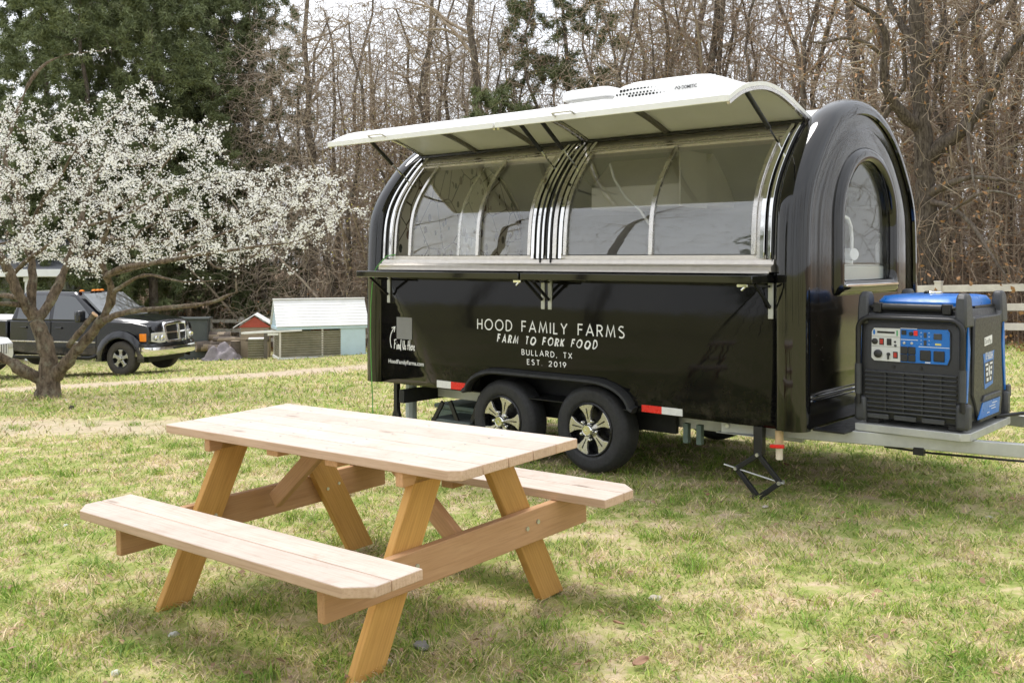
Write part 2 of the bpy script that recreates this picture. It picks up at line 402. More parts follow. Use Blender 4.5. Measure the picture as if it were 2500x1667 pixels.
OPEN = side_opening()
def BUL(z): return .017 * max(0.0, 1 - ((z - .94) / .485) ** 2)      # the sheet bellies out a little between sill and floor
poly = [(0, .455), (0, 1.42), (XR, 1.42), (XR, .455)] + list(reversed(OPEN))
bm = bmesh.new(); vs = [bm.verts.new((x, 0, z)) for x, z in poly]; bm.faces.new(vs); bmesh.ops.triangulate(bm, faces=bm.faces)
r = bmesh.ops.extrude_face_region(bm, geom=bm.faces[:]); bmesh.ops.translate(bm, vec=(0, .03, 0), verts=[e for e in r['geom'] if isinstance(e, bmesh.types.BMVert)])
for zc in np.arange(.5, 1.42, .06): bmesh.ops.bisect_plane(bm, geom=bm.verts[:] + bm.edges[:] + bm.faces[:], plane_co=(0, 0, zc), plane_no=(0, 0, 1))
for v_ in bm.verts: v_.co.y -= BUL(v_.co.z)
bmesh.ops.recalc_face_normals(bm, faces=bm.faces)
for f_ in bm.faces: f_.smooth = abs(f_.normal.y) > .9
me = bpy.data.meshes.new('side_panel'); bm.to_mesh(me); bm.free(); me.materials.append(M_side)
o = bpy.data.objects.new('side_panel', me); C.objects.link(o); o.parent = TR
tag(o, 'long black lower side panel with white lettering')
# fender lip over both wheels
mb = MB(); fp = [(-1.03, .45)] + OPEN[1:-1] + [(-2.61, .45)]
rings = []
for i, (x, z) in enumerate(fp):
    a = Vector(fp[max(i - 1, 0)]); b = Vector(fp[min(i + 1, len(fp) - 1)]); t = (b - a).normalized(); n = Vector((t.y, -t.x))
    if n.y < 0 and abs(n.y) > .3: n = -n
    if i < len(fp) / 2: n = Vector((abs(n.x), abs(n.y)))
    else: n = Vector((-abs(n.x), abs(n.y)))
    rings.append([(x + n.x * .004, .0 + .028, z + n.y * .004), (x + n.x * .002, -.055, z + n.y * .002), (x + n.x * .012, -.068, z + n.y * .012), (x + n.x * .028, -.064, z + n.y * .028), (x + n.x * .042, -.04, z + n.y * .042), (x + n.x * .048, -.003, z + n.y * .048)])
mb.loft(rings, closed=True); mb.build('fender', M_under, TR)
# wheel well, floor and belly
MB().bx(-2.75, -.9, .30, .34, .28, .62).bx(-2.6, -1.04, .031, .30, .618, .63).build('wheel_well', M_under, TR)
MB().bx(XR, .02, .36, 1.6, .40, .452).build('floor', M_under, TR)
for xa, xb in ((XR + .02, -3.3), (-2.2, -1.0), (-.1, -.02)): MB().bx(xa, xb, 1.92, 1.948, .455, 1.4).build('far_side_panel', M_black, TR)  # gaps between the pieces are added, unseen, to let daylight into the interior
MB().bx(XR + .02, -.02, 1.92, 1.948, 1.4, 1.47).build('far_side_panel', M_black, TR)
# end flanges: rounded bulging borders swept round the arch
def flange(xs, sgn, name):
    sec = [(.0, -.004), (.002, .016), (.014, .034), (.04, .047), (.085, .052), (.13, .046), (.165, .030), (.188, .004), (.196, -.03), (.197, -.055), (.18, -.062)]
    mb = MB(); rings = []
    for (y, z), (ny, nz_) in zip(PF, NF): rings.append([(xs + sgn * a, y + ny * b, z + nz_ * b) for a, b in sec])
    mb.loft(rings, closed=False)
    for e, dz in ((0, -.0),):                             # close the feet
        for idx_ in (0, -1): mb.add([rings[idx_][k] for k in range(len(sec))], [tuple(range(len(sec)))])
    return mb.build(name, M_black, TR, smooth=60)
flange(0.0, 1, 'front_flange'); flange(XR, -1, 'rear_flange')
# front end wall with arched window opening
def win_loop(n, grow=0.0):
    w, zb, zs, zt = .448 + grow, 1.352 - grow, 1.74, 2.165 + grow
    pts = []
    for k in range(n):
        a = -math.pi / 2 + 2 * math.pi * k / n
        pts.append(a)
    out = []
    loop = [(0, zb)] + [(w * f, zb) for f in (.5, .9, .98)] + [(w, zb + .02)] + [(w, zb + (zs - zb) * f) for f in (.25, .5, .75, 1)]
    loop += [(w * math.cos(R(90 * k / 12)), zs + (zt - zs) * math.sin(R(90 * k / 12))) for k in range(1, 13)]
    loop = loop + [(-y, z) for y, z in reversed(loop[1:-1])]
    P = np.array(loop + [loop[0]]); d = np.r_[0, np.cumsum(np.linalg.norm(np.diff(P, axis=0), axis=1))]
    t = np.linspace(0, d[-1], n, endpoint=False); return np.stack([YC + np.interp(t, d, P[:, 0]), np.interp(t, d, P[:, 1])], 1)
NW = 120
WL = win_loop(NW)
def outer_at(a, inset):                                  # ray from window centre to inset profile
    c = np.array([YC, 1.70]); d = np.array([math.cos(a), math.sin(a)])
    P = PF - NF * inset; P = np.vstack([P, P[:1]])
    best = None
    for p, q in zip(P[:-1], P[1:]):
        e = q - p; den = d[0] * e[1] - d[1] * e[0]
        if abs(den) < 1e-9: continue
        w_ = p - c; t = (w_[0] * e[1] - w_[1] * e[0]) / den; u = (w_[0] * d[1] - w_[1] * d[0]) / den
        if t > 0 and -1e-6 <= u <= 1 + 1e-6: best = t if best is None else max(best, t)
    return c + d * best
def end_wall(name, xw, sgn, m):
    mb = MB(); ang = [math.atan2(z - 1.70, y - YC) for y, z in WL]; out = [outer_at(a, .05) for a in ang]
    rows = []
    for f, dx_ in ((0, .0), (.12, 0), (.30, .0), (.34, .006), (.38, .010), (.82, .010), (.9, .010), (1, .010)):
        rows.append([(xw + sgn * dx_, *(np.array(o_) * (1 - f) + np.array(w_) * f)) for o_, w_ in zip(out, WL)])
    rows.append([(xw - sgn * .05, *w_) for w_ in WL])
    mb.loft(rows, closed=True, cap=False); return mb.build(name, m, TR, smooth=50)
FE = end_wall('front_end_wall', .172, 1, M_dusty); tag(FE, 'dust-speckled black front end wall with arched window')
def ring_trim(mb, xw, sec, grow0=0.0):
    rows = []
    for a, b in sec:
        L = win_loop(NW, b); rows.append([(xw + a, *p) for p in L])
    mb.loft(rows, closed=True, cap=False)
mb = MB(); ring_trim(mb, .182, [(-.03, -.012), (.018, -.012), (.034, .0), (.04, .03), (.036, .06), (.02, .082), (-.002, .09)])
mb.build('window_surround', M_black, FE, smooth=60)
MB().bx(.2, .236, YC - .46, YC + .46, 1.318, 1.337).build('window_sill', M_chrome, FE, bevel=.004)
mb = MB(); L = win_loop(NW, .004); mb.add([(.155, *p) for p in L] + [(.16, *p) for p in L], [tuple(range(NW)), tuple(range(2 * NW - 1, NW - 1, -1))] + [(i, (i + 1) % NW, NW + (i + 1) % NW, NW + i) for i in range(NW)])
mb.build('window_pane', M_glass2, FE)
for z in (.630, .658):
    MB().tube([(.186, .07, z), (.196, .09, z), (.196, 1.86, z), (.186, 1.88, z)], .006, 8).build('trim_strip', M_chrome, FE)
# rear end wall (inside it carries leafy wallpaper)
_t = NT('leaf_wallpaper'); _c = _t.coord('Object', (1, 1, 1)); _w = _t.noise(_c, 5, 2)
_v = _t.n('TexVoronoi', Scale=15.0); _v.feature = 'F1'; _mp = _t.coord('Object', (1, 1, .55), (.7, 0, 0)); _t.l(_mp, _v.inputs['Vector'])
_lf = _t.ramp(_v.outputs['Distance'], [(.30, 1.0), (.34, 0.0)])
_v2 = _t.n('TexVoronoi', Scale=4.6); _v2.feature = 'DISTANCE_TO_EDGE'; _t.l(_t.coord('Object', (1, 1, .7), (.4, 0, 0)), _v2.inputs['Vector'])
_st = _t.ramp(_v2.outputs['Distance'], [(.012, 1.0), (.02, 0.0)])
_hue = _t.ramp(_v.outputs['Color'], [(.3, (.045, .05, .04)), (.6, (.16, .09, .05)), (.8, (.10, .095, .08))])
_pick = _t.math('GREATER_THAN', _t.math('MAXIMUM', _t.math('MULTIPLY', _lf, _t.math('GREATER_THAN', _t.noise(_c, 4.5, 2), .47)), _st), .5)
_t.set(Base_Color=_t.mix(_pick, (.66, .62, .55), _hue), Roughness=.7); M_paper = _t.m
MB().bx(XR - .16, XR - .05, .06, 1.89, .46, 1.5).prism([(y, z) for y, z in (PF - NF * .06)[24:-24]], XR - .16, XR - .05, lambda a, b, h: (h, a, b)).build('rear_end_wall', M_black, TR)
mb = MB(); mb.prism([(.07, .5)] + [(y, z) for y, z in (PF - NF * .075)[20:-20]] + [(1.88, .5)], XR - .045, XR - .03, lambda a, b, h: (h, a, b)); mb.build('wallpaper_panel', M_paper, TR)
# interior: far wall, ceiling, hood, cabinets
MB().bx(XR, .10, 1.84, 1.86, 1.40, 1.9).build('inner_far_wall', M_grey, TR)
inn = PF - NF * .05; h = len(inn) // 2
mb = MB(); sel = [(y, z) for y, z in inn if (y > .40 and z > 1.86)]
mb.loft([[(XR, y, z), (.1, y, z)] for y, z in sel], closed=False); mb.build('inner_ceiling', M_grey, TR)
MB().bx(XR, .1, .12, 1.8, .62, .64).build('inner_floor', M_dark, TR)
mb = MB(); mb.prism([(1.15, 1.92), (1.15, 2.10), (1.50, 2.40), (1.8, 2.40), (1.8, 1.92)], -2.25, -1.25, lambda a, b, h: (h, a, b)); mb.build('range_hood', M_lgrey, TR, bevel=.006)
MB().bx(-1.24, -1.225, .9, 1.3, 1.90, 2.32).bx(-1.24, -1.225, .9, 1.3, 2.32, 2.335).build('vent_duct', M_lgrey, TR, bevel=.003)
MB().bx(-2.1, -1.05, 1.25, 1.8, 1.01, 1.48).build('range_counter', M_lgrey, TR, bevel=.006)
MB().bx(-2.15, -1.1, 1.3, 1.82, .65, 1.0).build('refrigerator', M_grey, TR, bevel=.01)
MB().bx(XR + .05, -.15, .10, .55, 1.22, 1.26).build('inner_counter', M_steelb, TR, bevel=.004)
MB().bx(-.75, -.3, .20, .50, 1.5, 1.515).build('cutting_board', mat('inner_board_wood', (.42, .30, .2), .5, 0, .2, 9), TR, bevel=.004)
MB().bx(-.32, .13, .5, 1.75, 1.0, 1.45).bx(-.3, .11, .52, 1.73, 1.45, 1.462).build('sink', mat('sink_white', (.62, .65, .62), .4, 0, .05, 5), TR, bevel=.01)
fa = empty('faucet', (0, .26, 0), 0, TR)
Mwp = mat('white_plastic', (.8, .8, .79), .3, 0, .03, 10)
MB().tube([(.06, .70, 1.462), (.06, .70, 1.56)], .034, 14).tube([(.03, .70, 1.53), (.12, .66, 1.53)], .042, 16).tube([(.06, .74, 1.535), (.06, .80, 1.535)], .036, 16).build('valve', Mwp, fa, bevel=.004)
pts = [(.06, .70, 1.56)] + [(.06, .70 + .08 - .08 * math.cos(R(a)) - .10 * 0, 1.66 + .10 * math.sin(R(a))) for a in range(0, 181, 20)]
pts = [(.06, .76, 1.55), (.06, .765, 1.64), (.06, .75, 1.72), (.06, .70, 1.775), (.06, .62, 1.79), (.06, .56, 1.76)]
MB().tube(pts, .012, 10).build('spout', Mwp, fa)
# sill ledge under the windows
mb = MB(); mb.prism([(.03, 1.418), (-.062, 1.418), (-.066, 1.448), (-.058, 1.455), (-.03, 1.466), (-.024, 1.494), (-.004, 1.498), (-.002, 1.523), (.03, 1.523)], XR + .02, -.005, lambda a, b, h: (h, a, b))
mb.build('sill_ledge', M_steelb, TR, smooth=20)
MB().bx(XR + .03, -.015, -.075, -.0665, 1.408, 1.424).build('sill_lip', M_steelb, TR, bevel=.002)
# glazing bars and panes
P, N = prof_between(1.525, 2.275)
def bar(x0, x1, o0=-.006, o1=.018, m=M_steel, name='glazing_bar', z0=1.525, z1=2.275, par=TR):
    P_, N_ = prof_between(z0, z1); mb = MB(); arch_band(mb, x0, x1, o0, o1, P_, N_); return mb.build(name, m, par, bevel=.002, seg=1)
for x in (-3.275, -2.515, -.925): bar(x, x + .032)
bar(-2.735, -2.712, -.022, -.008)
bar(-3.44, -3.42, -.01, .02); bar(-.165, -.135, -.01, .02); bar(-1.985, -1.955, -.01, .022); bar(-1.65, -1.62, -.01, .022)
# arch tracks of polished steel at both ends and in the middle
for x0, w, o0, o1, m in [(-.10, .03, .0, .03, M_chrome), (-.062, .012, .0, .018, M_dark), (-.045, .022, .0, .034, M_chrome), (-.02, .008, 0, .028, M_dark), (-.135, .033, -.02, .006, M_steel),
                         (-1.94, .028, .0, .032, M_chrome), (-1.905, .010, .0, .02, M_dark), (-1.89, .026, .0, .03, M_chrome), (-1.858, .012, .0, .036, M_dark), (-1.842, .018, .004, .03, M_chrome), (-1.818, .030, -.01, .012, M_dark), (-1.782, .018, .0, .034, M_chrome), (-1.76, .012, 0, .036, M_dark), (-1.742, .036, .0, .028, M_steel), (-1.70, .010, .0, .02, M_dark), (-1.685, .03, 0, .03, M_chrome),
                         (-3.50, .03, .0, .03, M_chrome), (-3.535, .028, .0, .012, M_dark), (-3.565, .022, .0, .034, M_chrome), (-3.46, .022, -.02, .006, M_steel)]:
    bar(x0, x0 + w, o0, o1, m, 'arch_track', 1.47 if m is M_dark else 1.50, 2.36)
for x0, x1 in [(-3.415, -3.27), (-3.25, -2.50), (-2.75, -1.985), (-1.615, -.91), (-.90, -.165)]:
    oo = -.016 if x0 == -2.75 else 0.0
    P_, N_ = prof_between(1.53, 2.272); mb = MB()
    if x0 == -3.415: continue
    arch_band(mb, x0, x1, oo - .003, oo + .003, P_, N_); mb.build('window_pane', M_glass, TR, smooth=60)
# head rail over the windows and hinge rail
P_, N_ = prof_between(2.275, 2.395); mb = MB(); arch_band(mb, XR + .03, -.01, -.03, .006, P_, N_); mb.build('head_rail', M_steelb, TR)
for z in (2.285, 2.31):
    P_, N_ = prof_between(z, z + .012); mb = MB(); arch_band(mb, XR + .06, -.03, .005, .016, P_, N_); mb.build('head_trim', M_steel, TR)
MB().tube([(XR + .02, .485, 2.408), (-.005, .485, 2.408)], .014, 10).build('hinge_rail', M_dark, TR)
# roof skin from the hinge over to the far side
mb = MB(); selr = [(p, n) for p, n in zip(PF, NF) if (p[0] > .45 and p[1] > 1.45)]
arch_band(mb, XR + .0, -.0, -.03, .0, [p for p, n in selr], [n for p, n in selr]); mb.build('roof', M_white, TR, smooth=60)
# propped hatch lids
def lid_curve(n=22):
    pl = [(.50, 2.400), (.385, 2.438), (.265, 2.478), (.12, 2.519), (.012, 2.537), (-.094, 2.543), (-.196, 2.537), (-.346, 2.508), (-.435, 2.478), (-.51, 2.443), (-.585, 2.402)]
    return resample(pl, n)
M_rib = mat('dark_steel_rib', (.20, .19, .17), .35, .8, .1, 8)
LC = lid_curve(); LN = normals(LC); LN = np.where(LN[:, 1:2] < 0, -LN, LN)
for x0, x1 in ((XR + .015, -1.80), (-1.785, -.002)):
    ld = empty('hatch_lid', (0, 0, 0), 0, TR)
    mb = MB(); arch_band(mb, x0, x1, .004, .03, LC, LN); mb.build('outer_skin', M_white, ld, smooth=60)
    mb = MB(); arch_band(mb, x0 + .03, x1 - .03, -.004, .0035, LC[1:-1], LN[1:-1]); mb.build('lining', M_lidin, ld, smooth=60)
    for xa in (x0, x1 - .022):
        mb = MB(); arch_band(mb, xa, xa + .022, -.018, .003, LC, LN); mb.build('edge_frame', M_steel, ld)
    for f in ((.36, .72) if x0 < -3 else (.40,)):
        xa = x0 + (x1 - x0) * f; mb = MB(); arch_band(mb, xa, xa + .036, -.028, -.0045, LC[:-1], LN[:-1]); mb.build('lid_rib', M_rib, ld)
    MB().bx(x0, x1, -.608, -.592, 2.396, 2.438).build('front_edge', M_white, ld, bevel=.004)
    MB().bx(x0 + .02, x1 - .02, .43, .455, 2.385, 2.40).build('hinge_leaf', M_dark, ld)
    xm = x0 + (x1 - x0) * (.30 if x0 < -3 else .30)
    MB().tube([(xm, -.60, 2.425), (xm, -.645, 2.44), (xm + .008, -.652, 2.442), (xm + .15, -.652, 2.442), (xm + .158, -.645, 2.44), (xm + .158, -.60, 2.425)], .007, 8).build('handle', M_steel, ld)
def strut(top, bot):
    st = empty('gas_strut', (0, 0, 0), 0, TR); a, b = Vector(top), Vector(bot); m = a.lerp(b, .60)
    MB().tube([a, m], .016, 10).build('cylinder', M_dark, st); MB().tube([m, b], .007, 8).build('rod', M_chrome, st)
    MB().box(b, (.03, .02, .02)).build('end_fitting', M_steel, st, bevel=.003)
strut((-.08, -.25, 2.515), (-.08, .27, 2.185)); strut((-1.70, -.25, 2.515), (-1.70, .24, 2.16)); strut((-1.90, -.25, 2.515), (-1.90, .24, 2.16)); strut((-3.52, -.26, 2.515), (-3.52, .23, 2.16))
# fold-down shelves with brackets
for x0, x1 in ((XR + .03, -1.815), (-1.80, .0)):
    sh = empty('serving_shelf', (0, 0, 0), 0, TR)
    MB().bx(x0, x1, -.32, -.005, 1.352, 1.402).build('shelf_board', M_black, sh, bevel=.006)
    for xb in ((x0 + .06, x1 - .02) if x0 < -3 else (x0 + .03, x1 - .03)):
        MB().bx(xb - .018, xb + .018, -.018, -.001, 1.13, 1.35).build('bracket_bar', M_galv, sh, bevel=.003)
        MB().beam((xb, -.025, 1.20), (xb, -.22, 1.345), .02, .012, (1, 0, 0)).build('bracket_arm', M_dark, sh)
        MB().beam((xb + .0, -.03, 1.33), (xb + .10 * (1 if xb < -1 else -1), -.24, 1.342), .018, .014).build('bracket_stay', M_dark, sh)
for xk in (-1.88, -.11):
    MB().bx(xk, xk + .07, -.30, -.27, 1.33, 1.349).tube([(xk + .05, -.29, 1.335), (xk + .03, -.30, 1.31)], .008, 8).build('shelf_latch', M_chrome, TR, bevel=.002)
# reflectors
for x0, xm, x1, z0, z1, first in ((-2.945, -2.787, -2.63, .464, .522, 0), (-.98, -.821, -.662, .464, .512, 1)):
    rf = empty('reflector', (0, 0, 0), 0, TR)
    MB().bx(x0, xm, -.007, -.0005, z0, z1).build('red_half' if first else 'white_half', M_red if first else M_refw, rf, bevel=.001)
    MB().bx(xm, x1, -.007, -.0005, z0, z1).build('white_half' if first else 'red_half', M_refw if first else M_red, rf, bevel=.001)
# wheels
def spoke_shape():
    o_ = [(.045, -.016), (.09, -.020), (.13, -.034), (.158, -.056), (.168, -.060)]
    o_ += [(.178 * math.cos(R(a)), .178 * math.sin(R(a))) for a in (-18, -9, 0, 9, 18)]
    o_ += [(.168, .060), (.158, .056), (.13, .034), (.09, .020), (.045, .016)]
    return o_
MT = mat('machined_alloy', (.60, .58, .52), .3, .85, .08, 12); MRIM = mat('rim_black', (.012, .012, .013), .3, .2, .2, 9)
def wheel(name, RT=.312, RR=.188, wd=.2, parent=None):
    """axis along local -Y (outer face at y=0)"""
    w = empty(name, (0, 0, 0), 0, parent); MX = Matrix.Rotation(R(90), 4, 'X')    # local z -> -y
    tp = [(RR - .006, -wd + .02), (RR + .02, -wd + .004), (RT - .05, -wd), (RT - .02, -wd + .012), (RT - .004, -wd + .03), (RT, -wd + .05), (RT, -.05), (RT - .004, -.03), (RT - .02, -.012), (RT - .03, -.006), (RT - .034, -.0015), (RT - .05, .0), (RR + .03, .002), (RR + .016, -.002), (RR + .010, -.008), (RR, -.012), (RR - .006, -.02)]
    MB().lathe(tp, 56, MX).build('tyre', M_rubber, w, smooth=50)
    tr = MB()
    for k in range(4):
        yy = -.055 - k * (wd - .11) / 3; tr.lathe([(RT + .0006, yy + .003), (RT + .0006, yy - .003)], 40, MX)
    rimo = MB().lathe([(RR + .004, -.006), (RR - .004, .0), (RR - .012, -.004), (RR - .014, -.02), (RR - .02, -.075), (.05, -.085), (.0, -.085)], 48, MX).build('rim', MRIM, w, smooth=50)
    for k in range(5):
        a = R(90 + 11 + 72 * k)
        def fn(p, q, hh, a=a):
            rr = math.hypot(p, q); dip = -.004 - .012 * (1 - rr / .18)
            x_, z_ = p * math.cos(a) - q * math.sin(a), p * math.sin(a) + q * math.cos(a)
            return (x_, -(dip + hh), z_)
        MB().prism(spoke_shape(), -.02, .004, fn).build('spoke', MT, rimo, bevel=.002, seg=1)
        g = MB().prism([(.075, -.003), (.152, -.005), (.152, .005), (.075, .003)], .0045, .0052, fn); g.build('spoke_groove', MRIM, rimo)
        b = a + R(36); hb = Matrix.Translation((.07 * math.cos(b), .0, .07 * math.sin(b))) @ MX
        MB().lathe([(.013, -.02), (.013, .012), (.009, .019), (0, .021)], 10, hb).build('lug_nut', M_chrome, rimo, smooth=40)
    MB().lathe([(.048, -.03), (.048, .012), (.042, .03), (.036, .036), (.034, .034), (.008, .034), (.006, .03), (0, .03)], 24, MX).build('hub_cap', M_chrome, w, smooth=40)
    return w
w0 = wheel('wheel', parent=TR); w0.location = (-1.425, -.0, .29)
w1 = dup(w0, TR); w1.location = (-2.255, -.0, .265); w1.rotation_euler = (0, R(26), 0)
for x, z in ((-1.425, .29), (-2.255, .27)):
    w_ = dup(w0, TR); w_.location = (x, 1.93, z); w_.rotation_euler = (0, 0, math.pi)
# axles, chassis, drawbar
for x, z in ((-1.425, .29), (-2.255, .265)): MB().tube([(x, .2, z), (x, 1.75, z)], .03, 8).build('axle', M_dark, TR)
for y in (.36, 1.6): MB().bx(-3.3, .0, y, y + .05, .32, .40).build('chassis_rail', M_galv, TR, bevel=.004)
def rail(p0, p1, name): return MB().beam(p0, p1, .05, .078).build(name, M_galv, TR, bevel=.005)
rail((-.42, .085, .418), (2.6, .72, .418), 'drawbar'); rail((-.42, 1.865, .418), (2.6, 1.23, .418), 'drawbar')
rail((1.55, .52, .417), (1.55, 1.43, .417), 'crossbar'); rail((.25, .22, .417), (.25, 1.72, .417), 'crossbar')
MB().bx(2.45, 3.0, .9, 1.05, .38, .46).build('hitch_coupler', M_dark, TR, bevel=.01)
for x in (-.37, .03): MB().tube([(x, .085 + (x + .42) * .21 - .028, .425), (x, .085 + (x + .42) * .21 - .036, .425)], .014, 10).build('bolt', M_bolt, TR)
MB().bx(-.45, -.12, .06, .12, .375, .3785).build('rail_flange', M_galv, TR)
# generator tray: rim of angle steel with a plate
mb = MB(); mb.prism([(.39, .25), (1.0, .25), (1.045, .295), (1.045, 1.12), (.39, 1.12)], .459, .506, lambda a, b, h: (a, b, h)); mb.build('generator_tray', M_galv, TR, bevel=.004)
MB().bx(.72, .78, .3, .34, .345, .39).build('tray_clamp', M_dark, TR)
MB().bx(.19, .385, .10, 1.85, .452, .462).build('end_step', M_dark, TR)
MB().bx(XR + .02, .165, .031, 1.9, .4535, .4585).build('bottom_plate', M_dark, TR)
# rear skirt, tail pieces
MB().bx(-3.43, -3.37, .03, 1.45, .29, .399).build('rear_skirt', M_under, TR)
MB().bx(-2.40, -1.32, .345, .356, .28, .41).build('axle_carrier', M_dark, TR)
for x in (-.72, -.62): MB().bx(x, x + .035, .1, .14, .27, .40).build('hanger', mat('hanger_green', (.10, .14, .12), .5, .3, .2, 10), TR)
# stabiliser jacks
def jack(x, y, par):
    j = empty('stabiliser_jack', (x, y, 0), 0, par)
    MB().bx(-.03, .03, -.02, .03, .275, .405).build('post', M_dark, j, bevel=.003)
    T_, Lx, Rx, B_ = (0, .285), (-.145, .165), (.15, .12), (.012, .018)
    T_, Lx, Rx, B_ = (0, .28), (-.15, .175), (.145, .125), (.0, .012)
    for (a, b) in ((T_, Lx), (T_, Rx), (Lx, B_), (Rx, B_)):
        MB().beam((a[0], -.01, a[1]), (b[0], -.01, b[1]), .03, .026, (0, 1, 0)).build('arm', M_dark, j, bevel=.003)
    MB().tube([(-.24, -.01, .188), (.17, -.01, .123)], .006, 8).build('screw_rod', M_galv, j)
    for q in (Lx, Rx, T_): MB().tube([(q[0], -.035, q[1]), (q[0], .03, q[1])], .012, 10).build('pivot_pin', M_bolt, j)
    MB().bx(-.06, .06, -.045, .045, -.005, .012).build('foot_plate', M_dark, j)
    return j
j1 = jack(-.125, .02, TR)
MB().bx(-.155, -.095, .0, .05, .40, .47).build('jack_mount', M_dark, TR)
j2 = empty('rear_leg', (0, 0, 0), 0, TR)
MB().bx(-3.53, -3.49, .06, .10, .20, .45).build('post', M_dark, j2)
for dxx in (-.11, .11): MB().beam((-3.51, .08, .24), (-3.51 + dxx, .08, -.09), .035, .03, (0, 1, 0)).build('leg', M_dark, j2)
# fold-down entry steps under the rear, black zig-zag frame
st = empty('entry_step', (0, 0, 0), 0, TR)
for a, b in (((-2.98, .10, .33), (-3.22, .10, -.03)), ((-2.92, .12, .34), (-2.70, .12, -.05)), ((-2.60, .14, .40), (-2.80, .14, -.05)), ((-2.52, .12, .38), (-2.28, .3, .02))):
    MB().beam(a, b, .035, .018, (0, 1, 0)).build('strut', M_dark, st)
MB().bx(-3.12, -2.68, .10, .45, .155, .19).build('tread', mat('step_tread', (.09, .11, .105), .6, 0, .2, 9), st, bevel=.004)
# drain pipe with red valve
dp = empty('drain_pipe', (0, 0, 0), 0, TR)
MB().tube([(-.005, .05, .44), (-.005, .05, .26)], .022, 14).build('pipe', mat('pvc_cream', (.75, .66, .52), .5, 0, .12, 12), dp)
MB().tube([(-.005, .05, .33), (-.005, .05, .44)], .026, 14).build('collar', mat('pvc_tan', (.62, .45, .25), .55, 0, .15, 12), dp)
MB().tube([(.0, .025, .345), (.0, .0, .345)], .012, 8).beam((-.04, .0, .345), (.05, .0, .352), .02, .022).build('red_lever', M_red, dp, bevel=.004)
# roof air conditioner
ac = empty('air_conditioner', (0, 0, 0), 0, TR)
sec = []
for x, zt, zb, ins in ((-1.72, 2.70, 2.53, .04), (-1.69, 2.77, 2.53, .015), (-1.62, 2.838, 2.53, .0), (-1.5, 2.856, 2.53, 0), (-1.2, 2.856, 2.53, 0), (-.96, 2.852, 2.53, 0), (-.86, 2.842, 2.53, 0), (-.76, 2.81, 2.53, .0), (-.60, 2.735, 2.53, .01), (-.50, 2.69, 2.53, .03), (-.47, 2.64, 2.53, .05)):
    y0, y1 = .64 + ins, 1.31 - ins; e = .055
    sec.append([(x, y0, zb), (x, y0 + .005, zt - e * 1.4), (x, y0 + .02, zt - e * .5), (x, y0 + e + .02, zt), (x, y1 - e - .02, zt), (x, y1 - .02, zt - e * .5), (x, y1 - .005, zt - e * 1.4), (x, y1, zb)])
MB().loft(sec).build('housing', M_white, ac, smooth=50)
mb = MB()
for row, (z0, x0, r0, n_) in enumerate(((2.787, -1.60, .012, 11), (2.760, -1.635, .008, 13), (2.740, -1.52, .010, 11))):
    for k in range(n_):
        rr = r0 * (1 if k < n_ - 3 else (1 - .25 * (k - n_ + 4))); xx = x0 + k * .031
        yy = .6455 if z0 < 2.77 else .651
        mb.tube([(xx, yy - .004, z0), (xx, yy + .004, z0)], rr, 10)
mb.build('vent_holes', M_dark, ac)
# roof vent
rv = empty('roof_vent', (0, 0, 0), 0, TR)
def rounded(cx, cy, w, d, z, k=.3, n=6):
    out = []
    for qx, qy, a0 in ((1, 1, 0), (-1, 1, 90), (-1, -1, 180), (1, -1, 270)):
        rr = k * min(w, d) / 2
        for i in range(n + 1):
            a = R(a0 + 90 * i / n); out.append((cx + qx * (w / 2 - rr) + rr * math.cos(a), cy + qy * (d / 2 - rr) + rr * math.sin(a), z))
    return out
MB().loft([rounded(-2.02, .98, .62, .60, 2.50), rounded(-2.02, .98, .62, .60, 2.735), rounded(-2.02, .98, .56, .54, 2.755), rounded(-2.02, .98, .48, .46, 2.76)]).build('base', M_white, rv, smooth=40)
MB().loft([rounded(-2.02, .98, .42, .42, 2.75), rounded(-2.02, .98, .42, .42, 2.785), rounded(-2.02, .98, .50, .50, 2.79), rounded(-2.02, .98, .50, .50, 2.835), rounded(-2.02, .98, .46, .46, 2.865), rounded(-2.02, .98, .38, .38, 2.876)]).build('lid', M_white, rv, smooth=40)

